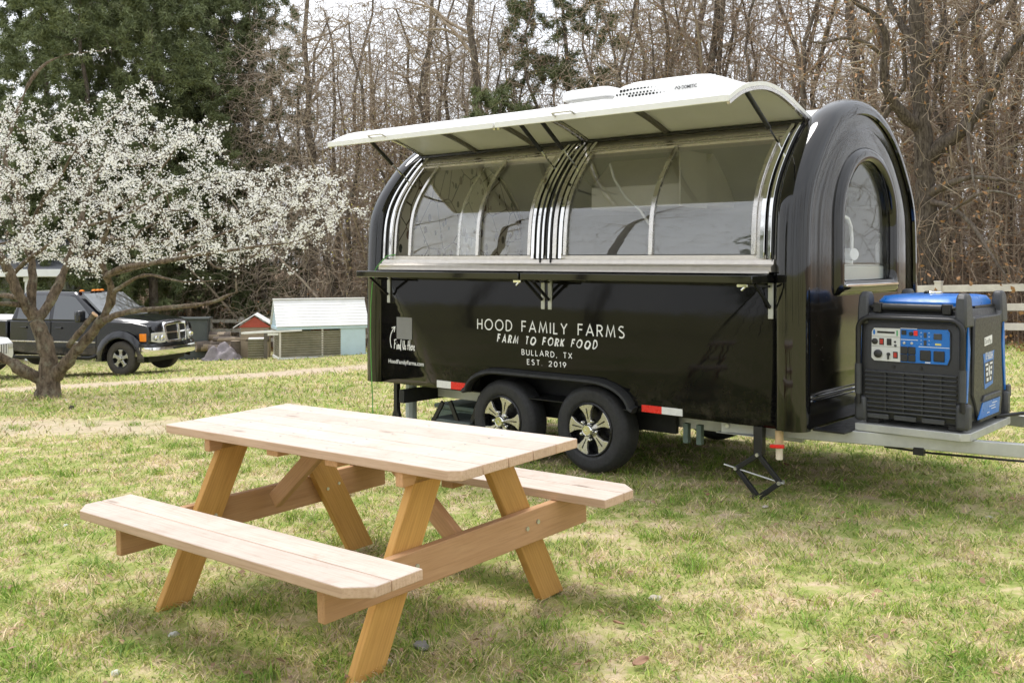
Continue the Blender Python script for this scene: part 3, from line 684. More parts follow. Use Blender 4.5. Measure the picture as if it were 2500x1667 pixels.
# ------------------------------------------------------------------ stroke lettering
def arc(cx, cy, rx, ry, a0, a1, n=14): return [(cx + rx * math.cos(R(a0 + (a1 - a0) * i / n)), cy + ry * math.sin(R(a0 + (a1 - a0) * i / n))) for i in range(n + 1)]
GL = {'H': (.52, [[(0, 0), (0, 1)], [(.52, 0), (.52, 1)], [(0, .52), (.52, .52)]]), 'O': (.86, [arc(.43, .5, .43, .5, 90, 450, 28)]),
 'D': (.62, [[(0, 0), (0, 1)], [(0, 1), (.18, 1)] + arc(.18, .5, .44, .5, 90, -90, 16) + [(0, 0)]]), 'F': (.44, [[(0, 0), (0, 1), (.44, 1)], [(0, .53), (.40, .53)]]),
 'A': (.72, [[(0, 0), (.36, 1), (.72, 0)], [(.13, .33), (.59, .33)]]), 'M': (.82, [[(0, 0), (.13, 1), (.41, .12), (.69, 1), (.82, 0)]]), 'I': (.0, [[(0, 0), (0, 1)]]),
 'L': (.38, [[(0, 1), (0, 0), (.38, 0)]]), 'Y': (.62, [[(0, 1), (.31, .48), (.31, 0)], [(.62, 1), (.31, .48)]]),
 'R': (.52, [[(0, 0), (0, 1), (.2, 1)] + arc(.22, .75, .26, .25, 90, -90, 10) + [(0, .5)], [(.22, .5), (.52, 0)]]),
 'S': (.50, [arc(.25, .75, .23, .25, 40, 220, 10)[:9] + arc(.25, .25, .25, .25, 70, -140, 12)]), 'B': (.48, [[(0, 0), (0, 1), (.18, 1)] + arc(.2, .77, .22, .23, 90, -90, 8) + [(0, .54)], [(.2, .54)] + arc(.22, .27, .26, .27, 90, -90, 8) + [(0, 0)]]),
 'U': (.56, [[(0, 1), (0, .28)] + arc(.28, .28, .28, .28, 180, 360, 10) + [(.56, 1)]]), 'T': (.50, [[(0, 1), (.5, 1)], [(.25, 1), (.25, 0)]]), 'X': (.58, [[(0, 0), (.58, 1)], [(0, 1), (.58, 0)]]),
 'E': (.42, [[(.42, 1), (0, 1), (0, 0), (.42, 0)], [(0, .52), (.38, .52)]]), 'K': (.52, [[(0, 0), (0, 1)], [(.5, 1), (.02, .45)], [(.15, .58), (.52, 0)]]),
 '2': (.5, [arc(.25, .74, .24, .26, 170, -20, 10) + [(.0, 0), (.5, 0)]]), '0': (.54, [arc(.27, .5, .27, .5, 90, 450, 20)]), '1': (.18, [[(0, .82), (.18, 1), (.18, 0)]]), '9': (.5, [arc(.25, .70, .25, .30, 0, 360, 18), [(.48, .62), (.18, 0)]]),
 '.': (.02, [[(0, .0), (.02, .04)]]), ',': (.06, [[(.06, .06), (0, -.16)]]), ' ': (.42, [])}
def ribbon(mb, pts, w, put, lift):
    n = len(pts); L_ = []; R_ = []
    P = [Vector(p) for p in pts]; closed = (P[0] - P[-1]).length < 1e-4
    for i in range(n):
        a = P[i - 1] if i > 0 else (P[-2] if closed else P[0]); b = P[i + 1] if i < n - 1 else (P[1] if closed else P[-1])
        d0 = (P[i] - a); d1 = (b - P[i]); d0 = d0.normalized() if d0.length > 1e-9 else d1.normalized(); d1 = d1.normalized() if d1.length > 1e-9 else d0
        t = (d0 + d1); t = t.normalized() if t.length > .2 else d1
        nn = Vector((-t.y, t.x)); k = 1 / max(.45, nn.dot(Vector((-d1.y, d1.x))))
        ww = w(i / (n - 1)) if callable(w) else w
        L_.append(P[i] + nn * ww / 2 * k); R_.append(P[i] - nn * ww / 2 * k)
    V = [put(p.x, p.y, lift) for p in L_] + [put(p.x, p.y, lift) for p in R_]
    mb.add(V, [(i, n + i, n + i + 1, i + 1) for i in range(n - 1)])
def text_width(s, track): return sum(GL[c][0] + track for c in s) - track
def letters(name, s, x0, x1, z0, h, wstroke, par, m, track=.42, slant=0, jit=0, put=None, squeeze=1.0):
    tw = text_width(s, track); k = (x1 - x0) / (tw * h); mb = MB(); x = 0; rr = random.Random(5); q = 0
    for c in s + ' ':
        w_, st_ = GL[c]; jx, jy, js = (rr.uniform(-1, 1) * jit for _ in range(3))
        for pl in st_:
            pts = [(x0 + (x + a * squeeze + slant * (b - .5) + jx + jit * .5 * math.sin(9 * b + q)) * h * k, z0 + (b * (1 + js) + jy) * h) for a, b in pl]
            q += 1; ph = rr.random() * 6
            wf = (lambda t, ph=ph: wstroke * (1.05 + .35 * math.sin(4 * t + ph))) if jit else wstroke
            ribbon(mb, pts, wf, put or (lambda a, b, l: (a, -.0012 - BUL(b) - l, b)), .00004 * q)
        x += w_ + track
        if c == ' ' and mb.f: mb.build(name, m, par, smooth=0, fix=False); mb = MB()
letters('lettering', 'HOOD FAMILY FARMS', -2.485, -1.115, .957, .077, .0105, TR, M_letter, .36)
letters('lettering', 'FARM TO FORK FOOD', -2.275, -1.335, .868, .054, .0105, TR, M_letter, .34, .20, .045, squeeze=.82)
letters('lettering', 'BULLARD, TX', -2.036, -1.567, .786, .038, .0066, TR, M_letter, .42)
letters('lettering', 'EST. 2019', -1.985, -1.622, .717, .036, .0066, TR, M_letter, .46)
SC = {'F': (.42, [[(.12, 1), (.0, 0)], [(.0, .95), (.2, 1.02), (.45, 1.05)], [(.06, .55), (.32, .60)]]), 'i': (.16, [[(.06, .5), (.02, .0), (.12, .06)], [(.09, .72), (.10, .76)]]), 'n': (.26, [[(.03, .5), (0, 0)], [(.01, .25), (.12, .5), (.2, .45), (.18, .05), (.28, .1)]]),
 'd': (.30, [[(.2, .42), (.08, .45), (0, .2), (.08, .02), (.2, .25), (.34, 1.1), (.22, .3), (.24, -.15)]]), 'U': (.34, [[(.08, 1), (0, .3), (.08, .0), (.2, .2), (.34, 1), (.26, .3), (.30, 0)]]), 's': (.22, [[(.2, .45), (.05, .42), (.08, .25), (.18, .15), (.1, 0), (-.02, .08)]]),
 'H': (.46, [[(.12, 1), (0, 0)], [(.42, 1.1), (.30, -.05)], [(-.12, .45), (.2, .5), (.45, .55)]]), 'e': (.24, [[(.0, .22), (.16, .34), (.14, .48), (.03, .38), (.0, .12), (.1, 0), (.24, .12)]]), 'r': (.2, [[(.04, .48), (0, 0)], [(.02, .28), (.12, .5), (.2, .44)]]), ' ': (.22, [])}
_save = GL; GL = SC; letters('lettering', 'Find Us Here', -3.44, -3.19, .747, .075, .0075, TR, M_letter, .06); GL = _save
mb = MB(); ar = [(-3.475, .752), (-3.487, .79), (-3.489, .83), (-3.478, .87), (-3.455, .905), (-3.428, .928)]
ribbon(mb, ar, .008, lambda a, b, l: (a, -.0012 - BUL(b) - l, b), 0); ribbon(mb, [(-3.470, .920), (-3.428, .930), (-3.438, .885)], .008, lambda a, b, l: (a, -.0012 - BUL(b) - l, b), .0002); mb.build('arrow_mark', M_letter, TR, smooth=0, fix=False)
MB().bx(-3.408, -3.223, -.0185, -.0155, .833, 1.014).build('blank_sticker', mat('sticker_grey', (.20, .20, .20), .5, 0, .05, 30), TR)
def font_text(name, s, width, h, m, par, M, extrude=.0004, bold=0):
    cu = bpy.data.curves.new(name, 'FONT'); cu.body = s; cu.size = 1; cu.extrude = 0; cu.offset = bold
    t = bpy.data.objects.new(name + '_tmp', cu); C.objects.link(t); bpy.context.view_layer.update()
    me = bpy.data.meshes.new_from_object(t.evaluated_get(bpy.context.evaluated_depsgraph_get()))
    bpy.data.objects.remove(t); bpy.data.curves.remove(cu)
    n = len(me.vertices); co = np.empty(n * 3, np.float32); me.vertices.foreach_get('co', co); co = co.reshape(-1, 3)
    lo, hi = co.min(0), co.max(0); co[:, 0] = (co[:, 0] - lo[0]) / (hi[0] - lo[0]) * width; co[:, 1] = (co[:, 1] - max(lo[1], 0 if lo[1] > -.05 else lo[1])) / (hi[1] - lo[1]) * h
    me.vertices.foreach_set('co', co.ravel()); me.materials.clear(); me.materials.append(m); me.name = name; me.update()
    o = bpy.data.objects.new(name, me); C.objects.link(o); o.parent = par; o.matrix_local = M
    return o
MSIDE = lambda x, y, z: Matrix(((1, 0, 0, x), (0, 0, -1, y), (0, 1, 0, z), (0, 0, 0, 1)))
font_text('lettering', 'HoodFamilyFarms.com', .425, .044, M_letter, TR, MSIDE(-3.514, -.0122, .613), bold=.012)
font_text('lettering', 'DOMETIC', .125, .024, M_dark, ac, MSIDE(-1.055, .6385, 2.745) , bold=.01)
mb = MB(); ribbon(mb, [(-1.115, .748 + 2), (-1.10, .765 + 2), (-1.085, .748 + 2)], .005, lambda a, b, l: (a, .6385, b), 0); ribbon(mb, [(-1.083, .768 + 2), (-1.068, .756 + 2), (-1.083, .744 + 2)], .005, lambda a, b, l: (a, .6383, b), 0); mb.build('maker_mark', M_dark, ac, smooth=0, fix=False)
# white gas hose seen behind the glass
MB().tube([(-1.60, .50, 2.22), (-1.56, .50, 2.10), (-1.47, .52, 1.96), (-1.36, .55, 1.86), (-1.28, .56, 1.75)], .010, 8).build('white_hose', Mwp, TR)
tag(MB().tube([(0, 0, 0), (0, 0, .13)], [.038, .038], 16).lathe([(.038, .13), (.028, .155), (.012, .165), (.012, .185), (0, .185)], 16).tube([(0, 0, .185), (0, 0, .215), (-.03, 0, .222)], .006, 8).build('soap_bottle', Mwp), 'white pump bottle standing by the sink behind the arched end window', 'bottle').matrix_world = Matrix.Translation(T_LOC) @ Matrix.Rotation(T_RZ, 4, 'Z') @ Matrix.Translation((.06, 1.56, 1.463))
TM = Matrix.Translation(T_LOC) @ Matrix.Rotation(T_RZ, 4, 'Z')
def tw(x, y, z): return tuple(TM @ Vector((x, y, z)))
# green garden hose hanging from the sill corner
gh = MB().tube([tw(*p) for p in [(-3.42, -.02, 1.535), (-3.47, -.07, 1.525), (-3.52, -.09, 1.475), (-3.57, -.095, 1.43), (-3.60, -.10, 1.38), (-3.615, -.105, 1.28), (-3.64, -.10, 1.1), (-3.65, -.095, .85), (-3.645, -.09, .6), (-3.62, -.10, .35), (-3.60, -.11, .12), (-3.5, -.1, -.05), (-3.3, 0, -.07)]], .0048, 8).build('green_cable', M_green)
tag(gh, 'thin green cable hanging down the rear corner of the trailer', 'cable')
# grey-green storage box behind the rear corner
gb = empty('storage_box', tw(-3.05, .75, gz(*tw(-3.05, .75, 0)[:2])), T_RZ)
Mgb = mat('grey_green_plastic', (.17, .23, .20), .6, 0, .15, 6)
MB().bx(-.45, .3, -.2, .25, 0, .26).build('body', Mgb, gb, bevel=.02); MB().bx(-.47, .32, -.22, .27, .262, .30).build('lid', Mgb, gb, bevel=.01)
tag(gb, 'grey green plastic box on the grass behind the trailer wheels', 'box')
pp = MB().tube([tw(-3.62, .35, -.12), tw(-3.62, .35, .47)], .05, 10).build('support_post', mat('pale_blue_grey', (.45, .50, .50), .6, 0, .1, 6)); tag(pp, 'pale grey support post under the rear corner of the trailer', 'post')
# ------------------------------------------------------------------ picnic table
def wood(name, light, dark, bleach=None):
    t = NT(name); oi = t.n('ObjectInfo'); c = t.n('TexCoord'); mp = t.n('Mapping'); mp.inputs['Scale'].default_value = (.9, 9, 9)
    ad = t.n('VectorMath', operation='ADD'); cb = t.n('CombineXYZ'); t.l(t.math('MULTIPLY', oi.outputs['Random'], 40), cb.inputs[0]); t.l(t.math('MULTIPLY', oi.outputs['Random'], 17), cb.inputs[1])
    t.l(c.outputs['Object'], ad.inputs[0]); t.l(cb.outputs[0], ad.inputs[1]); t.l(ad.outputs[0], mp.inputs['Vector'])
    n1 = t.noise(mp.outputs[0], 2.2, 5, .6, 1.6); wv = t.n('TexWave', Scale=2.6, Distortion=5.0, Detail=3.0); wv.bands_direction = 'Y'; wv.inputs['Detail Scale'].default_value = 1.2; t.l(mp.outputs[0], wv.inputs['Vector'])
    fine = t.n('Mapping'); fine.inputs['Scale'].default_value = (3, 90, 90); t.l(ad.outputs[0], fine.inputs['Vector']); n2 = t.noise(fine.outputs[0], 1.2, 3, .6)
    g = t.math('ADD', t.math('MULTIPLY', wv.outputs['Fac'], .12), t.math('ADD', t.math('MULTIPLY', n1, .66), t.math('MULTIPLY', n2, .26)))
    col = t.ramp(g, [(.25, light), (.8, dark)])
    rv_ = t.math('ADD', .84, t.math('MULTIPLY', oi.outputs['Random'], .30)); cx_ = t.n('CombineXYZ')
    for i_ in range(3): t.l(rv_, cx_.inputs[i_])
    kv = t.n('TexVoronoi', Scale=1.0); kv.voronoi_dimensions = '2D'; km = t.n('Mapping'); km.inputs['Scale'].default_value = (1.3, 4.6, 0.0); t.l(ad.outputs[0], km.inputs['Vector']); t.l(km.outputs[0], kv.inputs['Vector'])
    big = t.noise(t.coord('Object'), 2.5, 4, .6)
    col = t.mix(t.ramp(big, [(.35, 0.0), (.75, .35)]), col, tuple(x * 1.12 for x in light))
    if bleach:                                           # upper faces weathered pale by rain and sun
        gn = t.n('TexCoord'); sz = t.n('SeparateXYZ'); t.l(gn.outputs['Normal'], sz.inputs[0]); up = t.math('GREATER_THAN', sz.outputs['Z'], .6)
        st_ = t.ramp(t.noise(ad.outputs[0], 4.5, 7, .72, .6), [(.28, tuple(x * f_ for x, f_ in zip(bleach, (.66, .60, .55)))), (.44, tuple(x * .88 for x in bleach)), (.62, bleach)])
        col = t.mix(t.math('MULTIPLY', up, .72), col, st_)
    sr_ = t.n('SeparateColor'); t.l(kv.outputs['Color'], sr_.inputs[0]); kg = t.math('MULTIPLY', t.math('GREATER_THAN', sr_.outputs[0], .66), .55 if bleach else .95)
    col = t.mix(t.math('MULTIPLY', t.ramp(kv.outputs['Distance'], [(.03, .95), (.055, .5), (.07, .14), (.11, 0.0)]), kg), col, tuple(x * .32 for x in dark))
    gl_ = t.ramp(n2, [(.34, (.80, .76, .72)), (.52, (1.0, 1.0, 1.0))]); col = t.mix(.75, col, gl_, 'MULTIPLY')
    col = t.mix(1.0, col, cx_.outputs[0], 'MULTIPLY')
    t.set(Base_Color=col, Roughness=.62, Specular_IOR_Level=.3); t.bump(t.math('ADD', n2, t.math('MULTIPLY', wv.outputs['Fac'], .4)), .25, .003); return t.m
M_wtop = wood('sunbleached_pine', (.66, .48, .35), (.50, .33, .22), (.57, .53, .485)); M_wleg = wood('golden_treated_pine', (.62, .35, .105), (.40, .205, .05)); M_wbr = wood('pinkish_pine', (.62, .375, .20), (.42, .22, .10))
PT = empty('picnic_table', (-.674, 4.294, .0))
PT.rotation_mode = 'QUATERNION'
_Rt = Matrix.Rotation(.010, 4, 'X') @ Matrix.Rotation(-.031, 4, 'Y') @ Matrix.Rotation(-.695, 4, 'Z')
PT.matrix_world = Matrix.Translation((-.674, 4.294, .759)) @ _Rt @ Matrix.Translation((0, 0, -.74))
tag(PT, 'pale pine picnic table with attached bench seats standing on the lawn', 'picnic table')
def board(name, p0, p1, w, t, up, m, par, cut=None, bev=.004, poly=None):
    """board from p0 to p1; width w along up x dir, thickness t along up"""
    p0, p1 = Vector(p0), Vector(p1); d = (p1 - p0); L_ = d.length; d.normalize(); z = Vector(up); z = (z - d * z.dot(d)).normalized(); y = z.cross(d)
    mb = MB(); pl = poly(L_, w) if poly else [(0, -w / 2), (L_, -w / 2), (L_, w / 2), (0, w / 2)]
    mb.prism(pl, -t / 2, t / 2, lambda a, b, h: (a, b, h))
    o = mb.build(name, m, par, bevel=bev); M = Matrix((d, y, z)).transposed().to_4x4(); M.translation = p0; o.matrix_local = M; return o
HX = .925
bw, gap = .1385, .003; n = 5
for k in range(n):
    y = (k - 2) * (bw + gap); e0, e1 = random.uniform(-.004, .004), random.uniform(-.004, .004)
    pl = None
    if k == 0: pl = lambda L_, w: [(.012, -w / 2), (L_ - .05, -w / 2), (L_, -w / 2 + .03), (L_, w / 2), (0, w / 2), (0, -w / 2 + .01)]
    board('top_board', (-HX + e0, y, .721), (HX + e1, y, .721), bw, .038, (0, 0, 1), M_wtop, PT, poly=pl)
for s in (-1, 1):
    for k in range(2):
        y = s * (.60 + (k) * .142); out = (k == 1)
        def pl(L_, w, out=out, s=s):
            c = .085 if out else 0; cs = s if out else 0
            if not out: return [(0, -w / 2), (L_, -w / 2), (L_, w / 2), (0, w / 2)]
            return [(c, -w / 2), (L_ - c, -w / 2), (L_, -w / 2 + c * .8), (L_, w / 2), (0, w / 2), (0, -w / 2 + c * .8)] if s < 0 else [(0, -w / 2), (L_, -w / 2), (L_, w / 2 - c * .8), (L_ - c, w / 2), (c, w / 2), (0, w / 2 - c * .8)]
        board('seat_board', (-HX, y, .436), (HX, y, .436), bw, .038, (0, 0, 1), M_wtop, PT, poly=pl)
for sx in (-1, 1):
    xl = sx * .615; xb = xl + sx * .039
    # table-top cleat and seat bearer, two sloping legs, a brace
    board('top_cleat', (xl - sx * .0, -.335, .682), (xl, .335, .682), .038, .076, (0, 0, 1), M_wbr, PT)
    board('seat_bearer', (xb, -.745, .347), (xb, .745, .347), .038, .138, (0, 0, 1), M_wbr, PT)
    for sy in (-1, 1):
        def leg(L_, w, sy=sy): return None
        a = Vector((0, sy * .175)); b = Vector((0, sy * .535)); zt, zb = .700, -.0
        hw = .0775
        mb = MB(); pl = [(sy * (.175 - hw), zt), (sy * (.175 + hw), zt), (sy * (.535 + hw), zb), (sy * (.535 - hw), zb)]
        L_ = math.hypot(.36, .70); ang = math.atan2(zb - zt, sy * .36)
        # leg mesh in its own frame with x along its length
        ca, sa = math.cos(ang), math.sin(ang); mid = (sy * .355, .35)
        lp = [((p - mid[0]) * ca + (q - mid[1]) * sa, -(p - mid[0]) * sa + (q - mid[1]) * ca) for p, q in pl]
        mb.prism(lp, -.019, .019, lambda a_, b_, h_: (a_, b_, h_)); o = mb.build('leg', M_wleg, PT, bevel=.004)
        M = Matrix(((0, 0, 1, xl + (-sx) * .0), (ca, -sa, 0, mid[0]), (sa, ca, 0, mid[1]), (0, 0, 0, 1)))
        if sx * 1 > 0: pass
        o.matrix_local = Matrix.Translation((0, 0, 0)) @ M
        for q in (-.02, .025):
            yy = sy * .355 + q * 1.6; MB().tube([(xl - .024, yy, .352 + q * .3), (xl + .024 + sx * .042 * 0, yy, .352 + q * .3)], .008, 8).tube([(xb + sx * .019, yy, .352 + q * .3), (xb + sx * .025, yy, .352 + q * .3)], .010, 8).build('bolt', M_bolt, PT)
    board('brace', (xl - sx * .03, .0, .36), (sx * .20, .0, .67), .076, .038, (0, 1, 0), M_wbr, PT)
for x in (-.18, .18): board('top_cleat', (x * 0 + (.0 if x < 0 else .0) + (-.19 if x < 0 else .19), -.30, .682), (-.19 if x < 0 else .19, .30, .682), .076, .036, (0, 0, 1), M_wbr, PT)
for s in (-1, 1): board('seat_cleat', (0, s * .555, .398), (0, s * .72, .398), .076, .036, (0, 0, 1), M_wbr, PT)

for x in (-.615, -.19, .19, .615):
    for k in range(5):
        for d in (-.035, .035):
            MB().lathe([(.0055, 0), (.0055, .0012), (0, .0014)], 8, Matrix.Translation((x + random.uniform(-.004, .004), (k - 2) * .1415 + d + random.uniform(-.006, .006), .7402))).build('screw', M_galv, PT)
# ------------------------------------------------------------------ generator on the tray
GN = empty('portable_generator'); GN.matrix_world = TM @ Matrix.Translation((.715, .69, .507))
tag(GN, 'black and blue portable inverter generator strapped on the trailer drawbar', 'generator')
hx, hy = .305, .415
# core body with waisted sides
body = []
for z, ix, iy in ((.03, .03, .02), (.05, .012, .006), (.12, .0, .0), (.60, .008, .008), (.66, .02, .03), (.70, .03, .06)):
    body.append([(-hx + ix, -hy + iy, z), (hx - ix, -hy + iy, z), (hx - ix, hy - iy, z), (-hx + ix, hy - iy, z)])
MB().loft(body).build('housing', M_plast, GN, bevel=.012)
for sx in (-1, 1):
    for sy in (-1, 1):
        MB().box((sx * .24, sy * .34, .018), (.08, .08, .036)).build('foot', M_rubber, GN, bevel=.006)
        g = MB(); x0, x1 = sx * (hx - .055), sx * (hx + .012); y0, y1 = sy * (hy - .12), sy * (hy + .012)
        rings = []
        for z, a, b in ((.60, 0, 0), (.70, .002, .004), (.765, .006, .012), (.795, .012, .04)):
            rings.append([(x0 + sx * a * .5, y0 + sy * b, z), (x1 - sx * a, y0 + sy * b * .6, z), (x1 - sx * a, y1 - sy * b, z), (x0 + sx * a * .5, y1 - sy * b, z)])
        g.loft(rings).build('corner_guard', M_plastg, GN, bevel=.012)
        g = MB(); g.box((sx * (hx - .012), sy * (hy - .016), .09), (.075, .08, .15)).build('lower_bumper', M_plastg, GN, bevel=.02, seg=3)
    # curved side shoulder between guards and blue stripes along the corners
    MB().prism([(-hy + .1, .70), (-hy + .13, .655), (hy - .13, .655), (hy - .1, .70), (hy - .1, .60), (-hy + .1, .60)], sx * (hx - .06), sx * (hx + .008), lambda a, b, h: (h, a, b)).build('shoulder', M_plastg, GN, bevel=.006)
    for sy in (-1, 1):
        MB().prism([(sy * (hy - .05), .635), (sy * (hy - .012), .17), (sy * (hy - .036), .17), (sy * (hy - .085), .47)], sx * (hx - .004), sx * (hx + .005), lambda a, b, h: (h, a, b)).build('blue_stripe', M_blue, GN, bevel=.001)
    sc = MB().prism([(-.27, .64), (-.24, .655), (.24, .655), (.27, .64), (.30, .20), (.27, .03), (-.17, .03), (-.30, .20)], sx * (hx - .01), sx * (hx + .012), lambda a, b, h: (h, a, b)).build('side_cover', M_plast, GN, bevel=.01)
    if sx > 0:
        X = hx + .0125
        def side(a, b, l): return (X + l, a, b)
        MB().prism([(-.115, .43), (.115, .44), (.10, .40), (.085, .24), (-.085, .22), (-.10, .39)], 0, .0012, side).build('model_badge', M_blue, sc)
        MB().prism([(-.088, .375), (.088, .385), (.072, .262), (-.072, .25)], .0013, .0022, side).build('badge_field', M_plastg, sc)
        MS = lambda y, z, l=.0024: Matrix(((0, 0, 1, X + l), (1, 0, 0, y), (0, 1, 0, z), (0, 0, 0, 1)))
        MB().prism([(-.085, .475), (.07, .485), (.07, .535), (-.085, .525)], 0, .001, side).build('maker_plate', M_letter, sc)
        font_text('lettering', 'DuroMax', .13, .032, M_plast, sc, MS(-.077, .487, .0013))
        font_text('lettering', 'XP16000iH', .15, .046, M_letter, sc, MS(-.075, .393), bold=.01)
        for yy, zz, w_, h_ in ((-.045, .362, .055, .012), (.045, .366, .055, .012), (-.04, .335, .035, .016), (.045, .339, .03, .016), (-.04, .305, .03, .022), (.042, .309, .025, .022), (-.03, .272, .035, .02), (.03, .276, .03, .02)):
            MB().prism([(yy - w_ / 2, zz - h_ / 2), (yy + w_ / 2, zz - h_ / 2 + .002), (yy + w_ / 2, zz + h_ / 2 + .002), (yy - w_ / 2, zz + h_ / 2)], .0024, .003, side).build('spec_mark', M_letter, sc)
        MB().prism([(.012 * math.cos(R(a)), .325 + .034 * math.sin(R(a))) for a in range(0, 360, 30)], .0031, .0036, side).build('emblem', M_letter, sc)
        MB().prism([(-.22, .055), (.20, .055), (.235, .145), (-.13, .145)], -.004, .004, side).build('warning_label', M_blue, sc, bevel=.001)
        for k, (yy, w_) in enumerate(((-.05, .05), (.04, .09), (.0, .12), (.06, .10))):
            MB().bx(X + .0042, X + .005, yy, yy + w_, .075 + k * .016, .079 + k * .016).build('label_line', M_letter, sc)
        MB().prism([(-.15, .152), (.225, .152), (.22, .185), (-.11, .185)], -.004, .012, side).build('lower_ledge', M_plastg, sc, bevel=.006)
        MB().bx(X - .02, X + .01, hy - .02, hy + .05, .12, .2).build('rear_bump', M_plastg, GN, bevel=.01)
# front: control panel
Mpw = mat('panel_white', (.62, .63, .62), .4, 0, .04, 20)
def front(a, b, l): return (a, -hy - l, b)
cp = MB().prism([(-.235, .40), (-.232, .56), (-.218, .582), (.215, .588), (.228, .57), (.228, .42), (.212, .378), (-.215, .378)], -.004, .003, front).build('control_panel', M_plast, GN)
MB().prism([(-.230, .40), (-.227, .557), (-.214, .578), (-.058, .580), (-.058, .383), (-.213, .383)], .003, .0045, front).build('white_field', Mpw, cp)
MB().prism([(-.056, .383), (-.056, .580), (.212, .584), (.223, .567), (.223, .422), (.209, .383)], .003, .0045, front).build('blue_field', M_blue, cp)
def pbox(x0, x1, z0, z1, l0, l1, nm, m, bev=.001): return MB().prism([(x0, z0), (x1, z0), (x1, z1), (x0, z1)], l0, l1, front).build(nm, m, cp, bevel=bev, seg=1)
pbox(-.195, -.09, .548, .560, .0046, .006, 'display', M_dark); pbox(-.080, -.072, .535, .568, .0046, .006, 'indicator', mat('indicator_green', (.05, .35, .12), .4, 0, .05, 9))
MB().prism([(-.213 + .007 * math.cos(R(a)), .553 + .016 * math.sin(R(a))) for a in range(0, 360, 40)], .0046, .0055, front).build('emblem', M_blue, cp)
for z in (.527, .468): pbox(-.228, -.060, z, z + .0015, .0046, .0052, 'panel_line', M_plastg, 0)
Mrs = mat('red_switch', (.45, .03, .02), .35, 0, .1, 20)
for x, z, m in ((-.168, .498, Mrs), (-.086, .422, Mrs), (-.123, .498, M_plast)): pbox(x - .014, x + .014, z - .02, z + .02, .0046, .007, 'switch_frame', M_plast); pbox(x - .009, x + .009, z - .014, z + .014, .007, .011, 'rocker_switch', m)
def dial(x, z, r_, h_, m, nm): MB().lathe([(r_, 0), (r_, h_ * .8), (r_ * .85, h_), (0, h_)], 20, Matrix(((1, 0, 0, x), (0, 0, -1, -hy - .0045), (0, 1, 0, z), (0, 0, 0, 1)))).build(nm, m, cp, smooth=40)
dial(-.208, .498, .018, .008, M_plast, 'key_socket'); dial(-.188, .425, .024, .014, M_plast, 'fuel_dial'); dial(-.126, .425, .010, .012, M_plast, 'choke_knob'); pbox(-.131, -.121, .395, .425, .012, .018, 'choke_lever', M_plast)
dial(-.088, .50, .006, .005, M_plast, 'jack_socket'); dial(-.086, .478, .007, .006, M_plastg, 'ground_post')
pbox(-.05, -.022, .545, .572, .0046, .009, 'usb_cover', M_plast); dial(.006, .553, .012, .009, M_plast, 'push_button'); pbox(.022, .044, .543, .572, .0046, .012, 'stop_button', mat('stop_red', (.8, .03, .02), .35, 0, .05, 9))
for x in (-.034, .010): dial(x, .497, .008, .006, M_bolt, 'breaker_button'); pbox(x - .021, x + .021, .432, .476, .0046, .011, 'outlet_cover', M_plast, .003); pbox(x - .021, x + .021, .388, .430, .0046, .011, 'outlet_cover', M_plast, .003)
for x in (.088, .165): pbox(x - .031, x + .031, .398, .460, .0046, .013, 'outlet_cover', M_plast, .005)
for z in (.548, .503): pbox(.078, .094, z - .015, z + .015, .0046, .008, 'circuit_breaker', M_plastg)
pbox(.134, .180, .525, .560, .0046, .010, 'main_breaker', M_plastg, .003); pbox(.142, .176, .492, .503, .0046, .0054, 'caution_label', mat('label_yellow', (.7, .6, .15), .5, 0, .05, 9), 0)
for x0, x1, z in ((-.056, .045, .515), (.048, .222, .478), (-.056, .04, .581)): pbox(x0, x1, z, z + .003, .0047, .0053, 'panel_line', M_letter, 0)
for k in range(8): pbox(.06 + (k % 2) * .045, .066 + (k % 2) * .045, .560 - (k // 2) * .022, .563 - (k // 2) * .022, .0047, .0053, 'panel_tick', M_letter, 0)
pbox(.085, .115, .386, .392, .0047, .0053, 'panel_tick', M_letter, 0)
# front louvres
for k in range(10):
    z = .325 - k * .0262
    MB().prism([(-hy - .0, z), (-hy - .018, z - .004), (-hy - .018, z - .012), (-hy - .0, z - .006)], -.265 + (.01 if k > 6 else 0), .262, lambda a, b, h: (h, a, b)).build('louvre_slat', M_plastg, GN, bevel=.002, seg=1)
for x in (-.15, -.045, .065, .17): MB().bx(x, x + .01, -hy - .012, -hy, .085, .322).build('louvre_post', M_plast, GN)
for x in (-.19, -.03, .13): MB().box((x, -hy - .004, .05), (.13, .012, .03)).build('bumper_pad', M_plastg, GN, bevel=.005)
for x in (-.1, .06): MB().tube([(x, -hy - .003, .352), (x, -hy + .002, .352)], .009, 10).build('screw_recess', M_dark, GN)
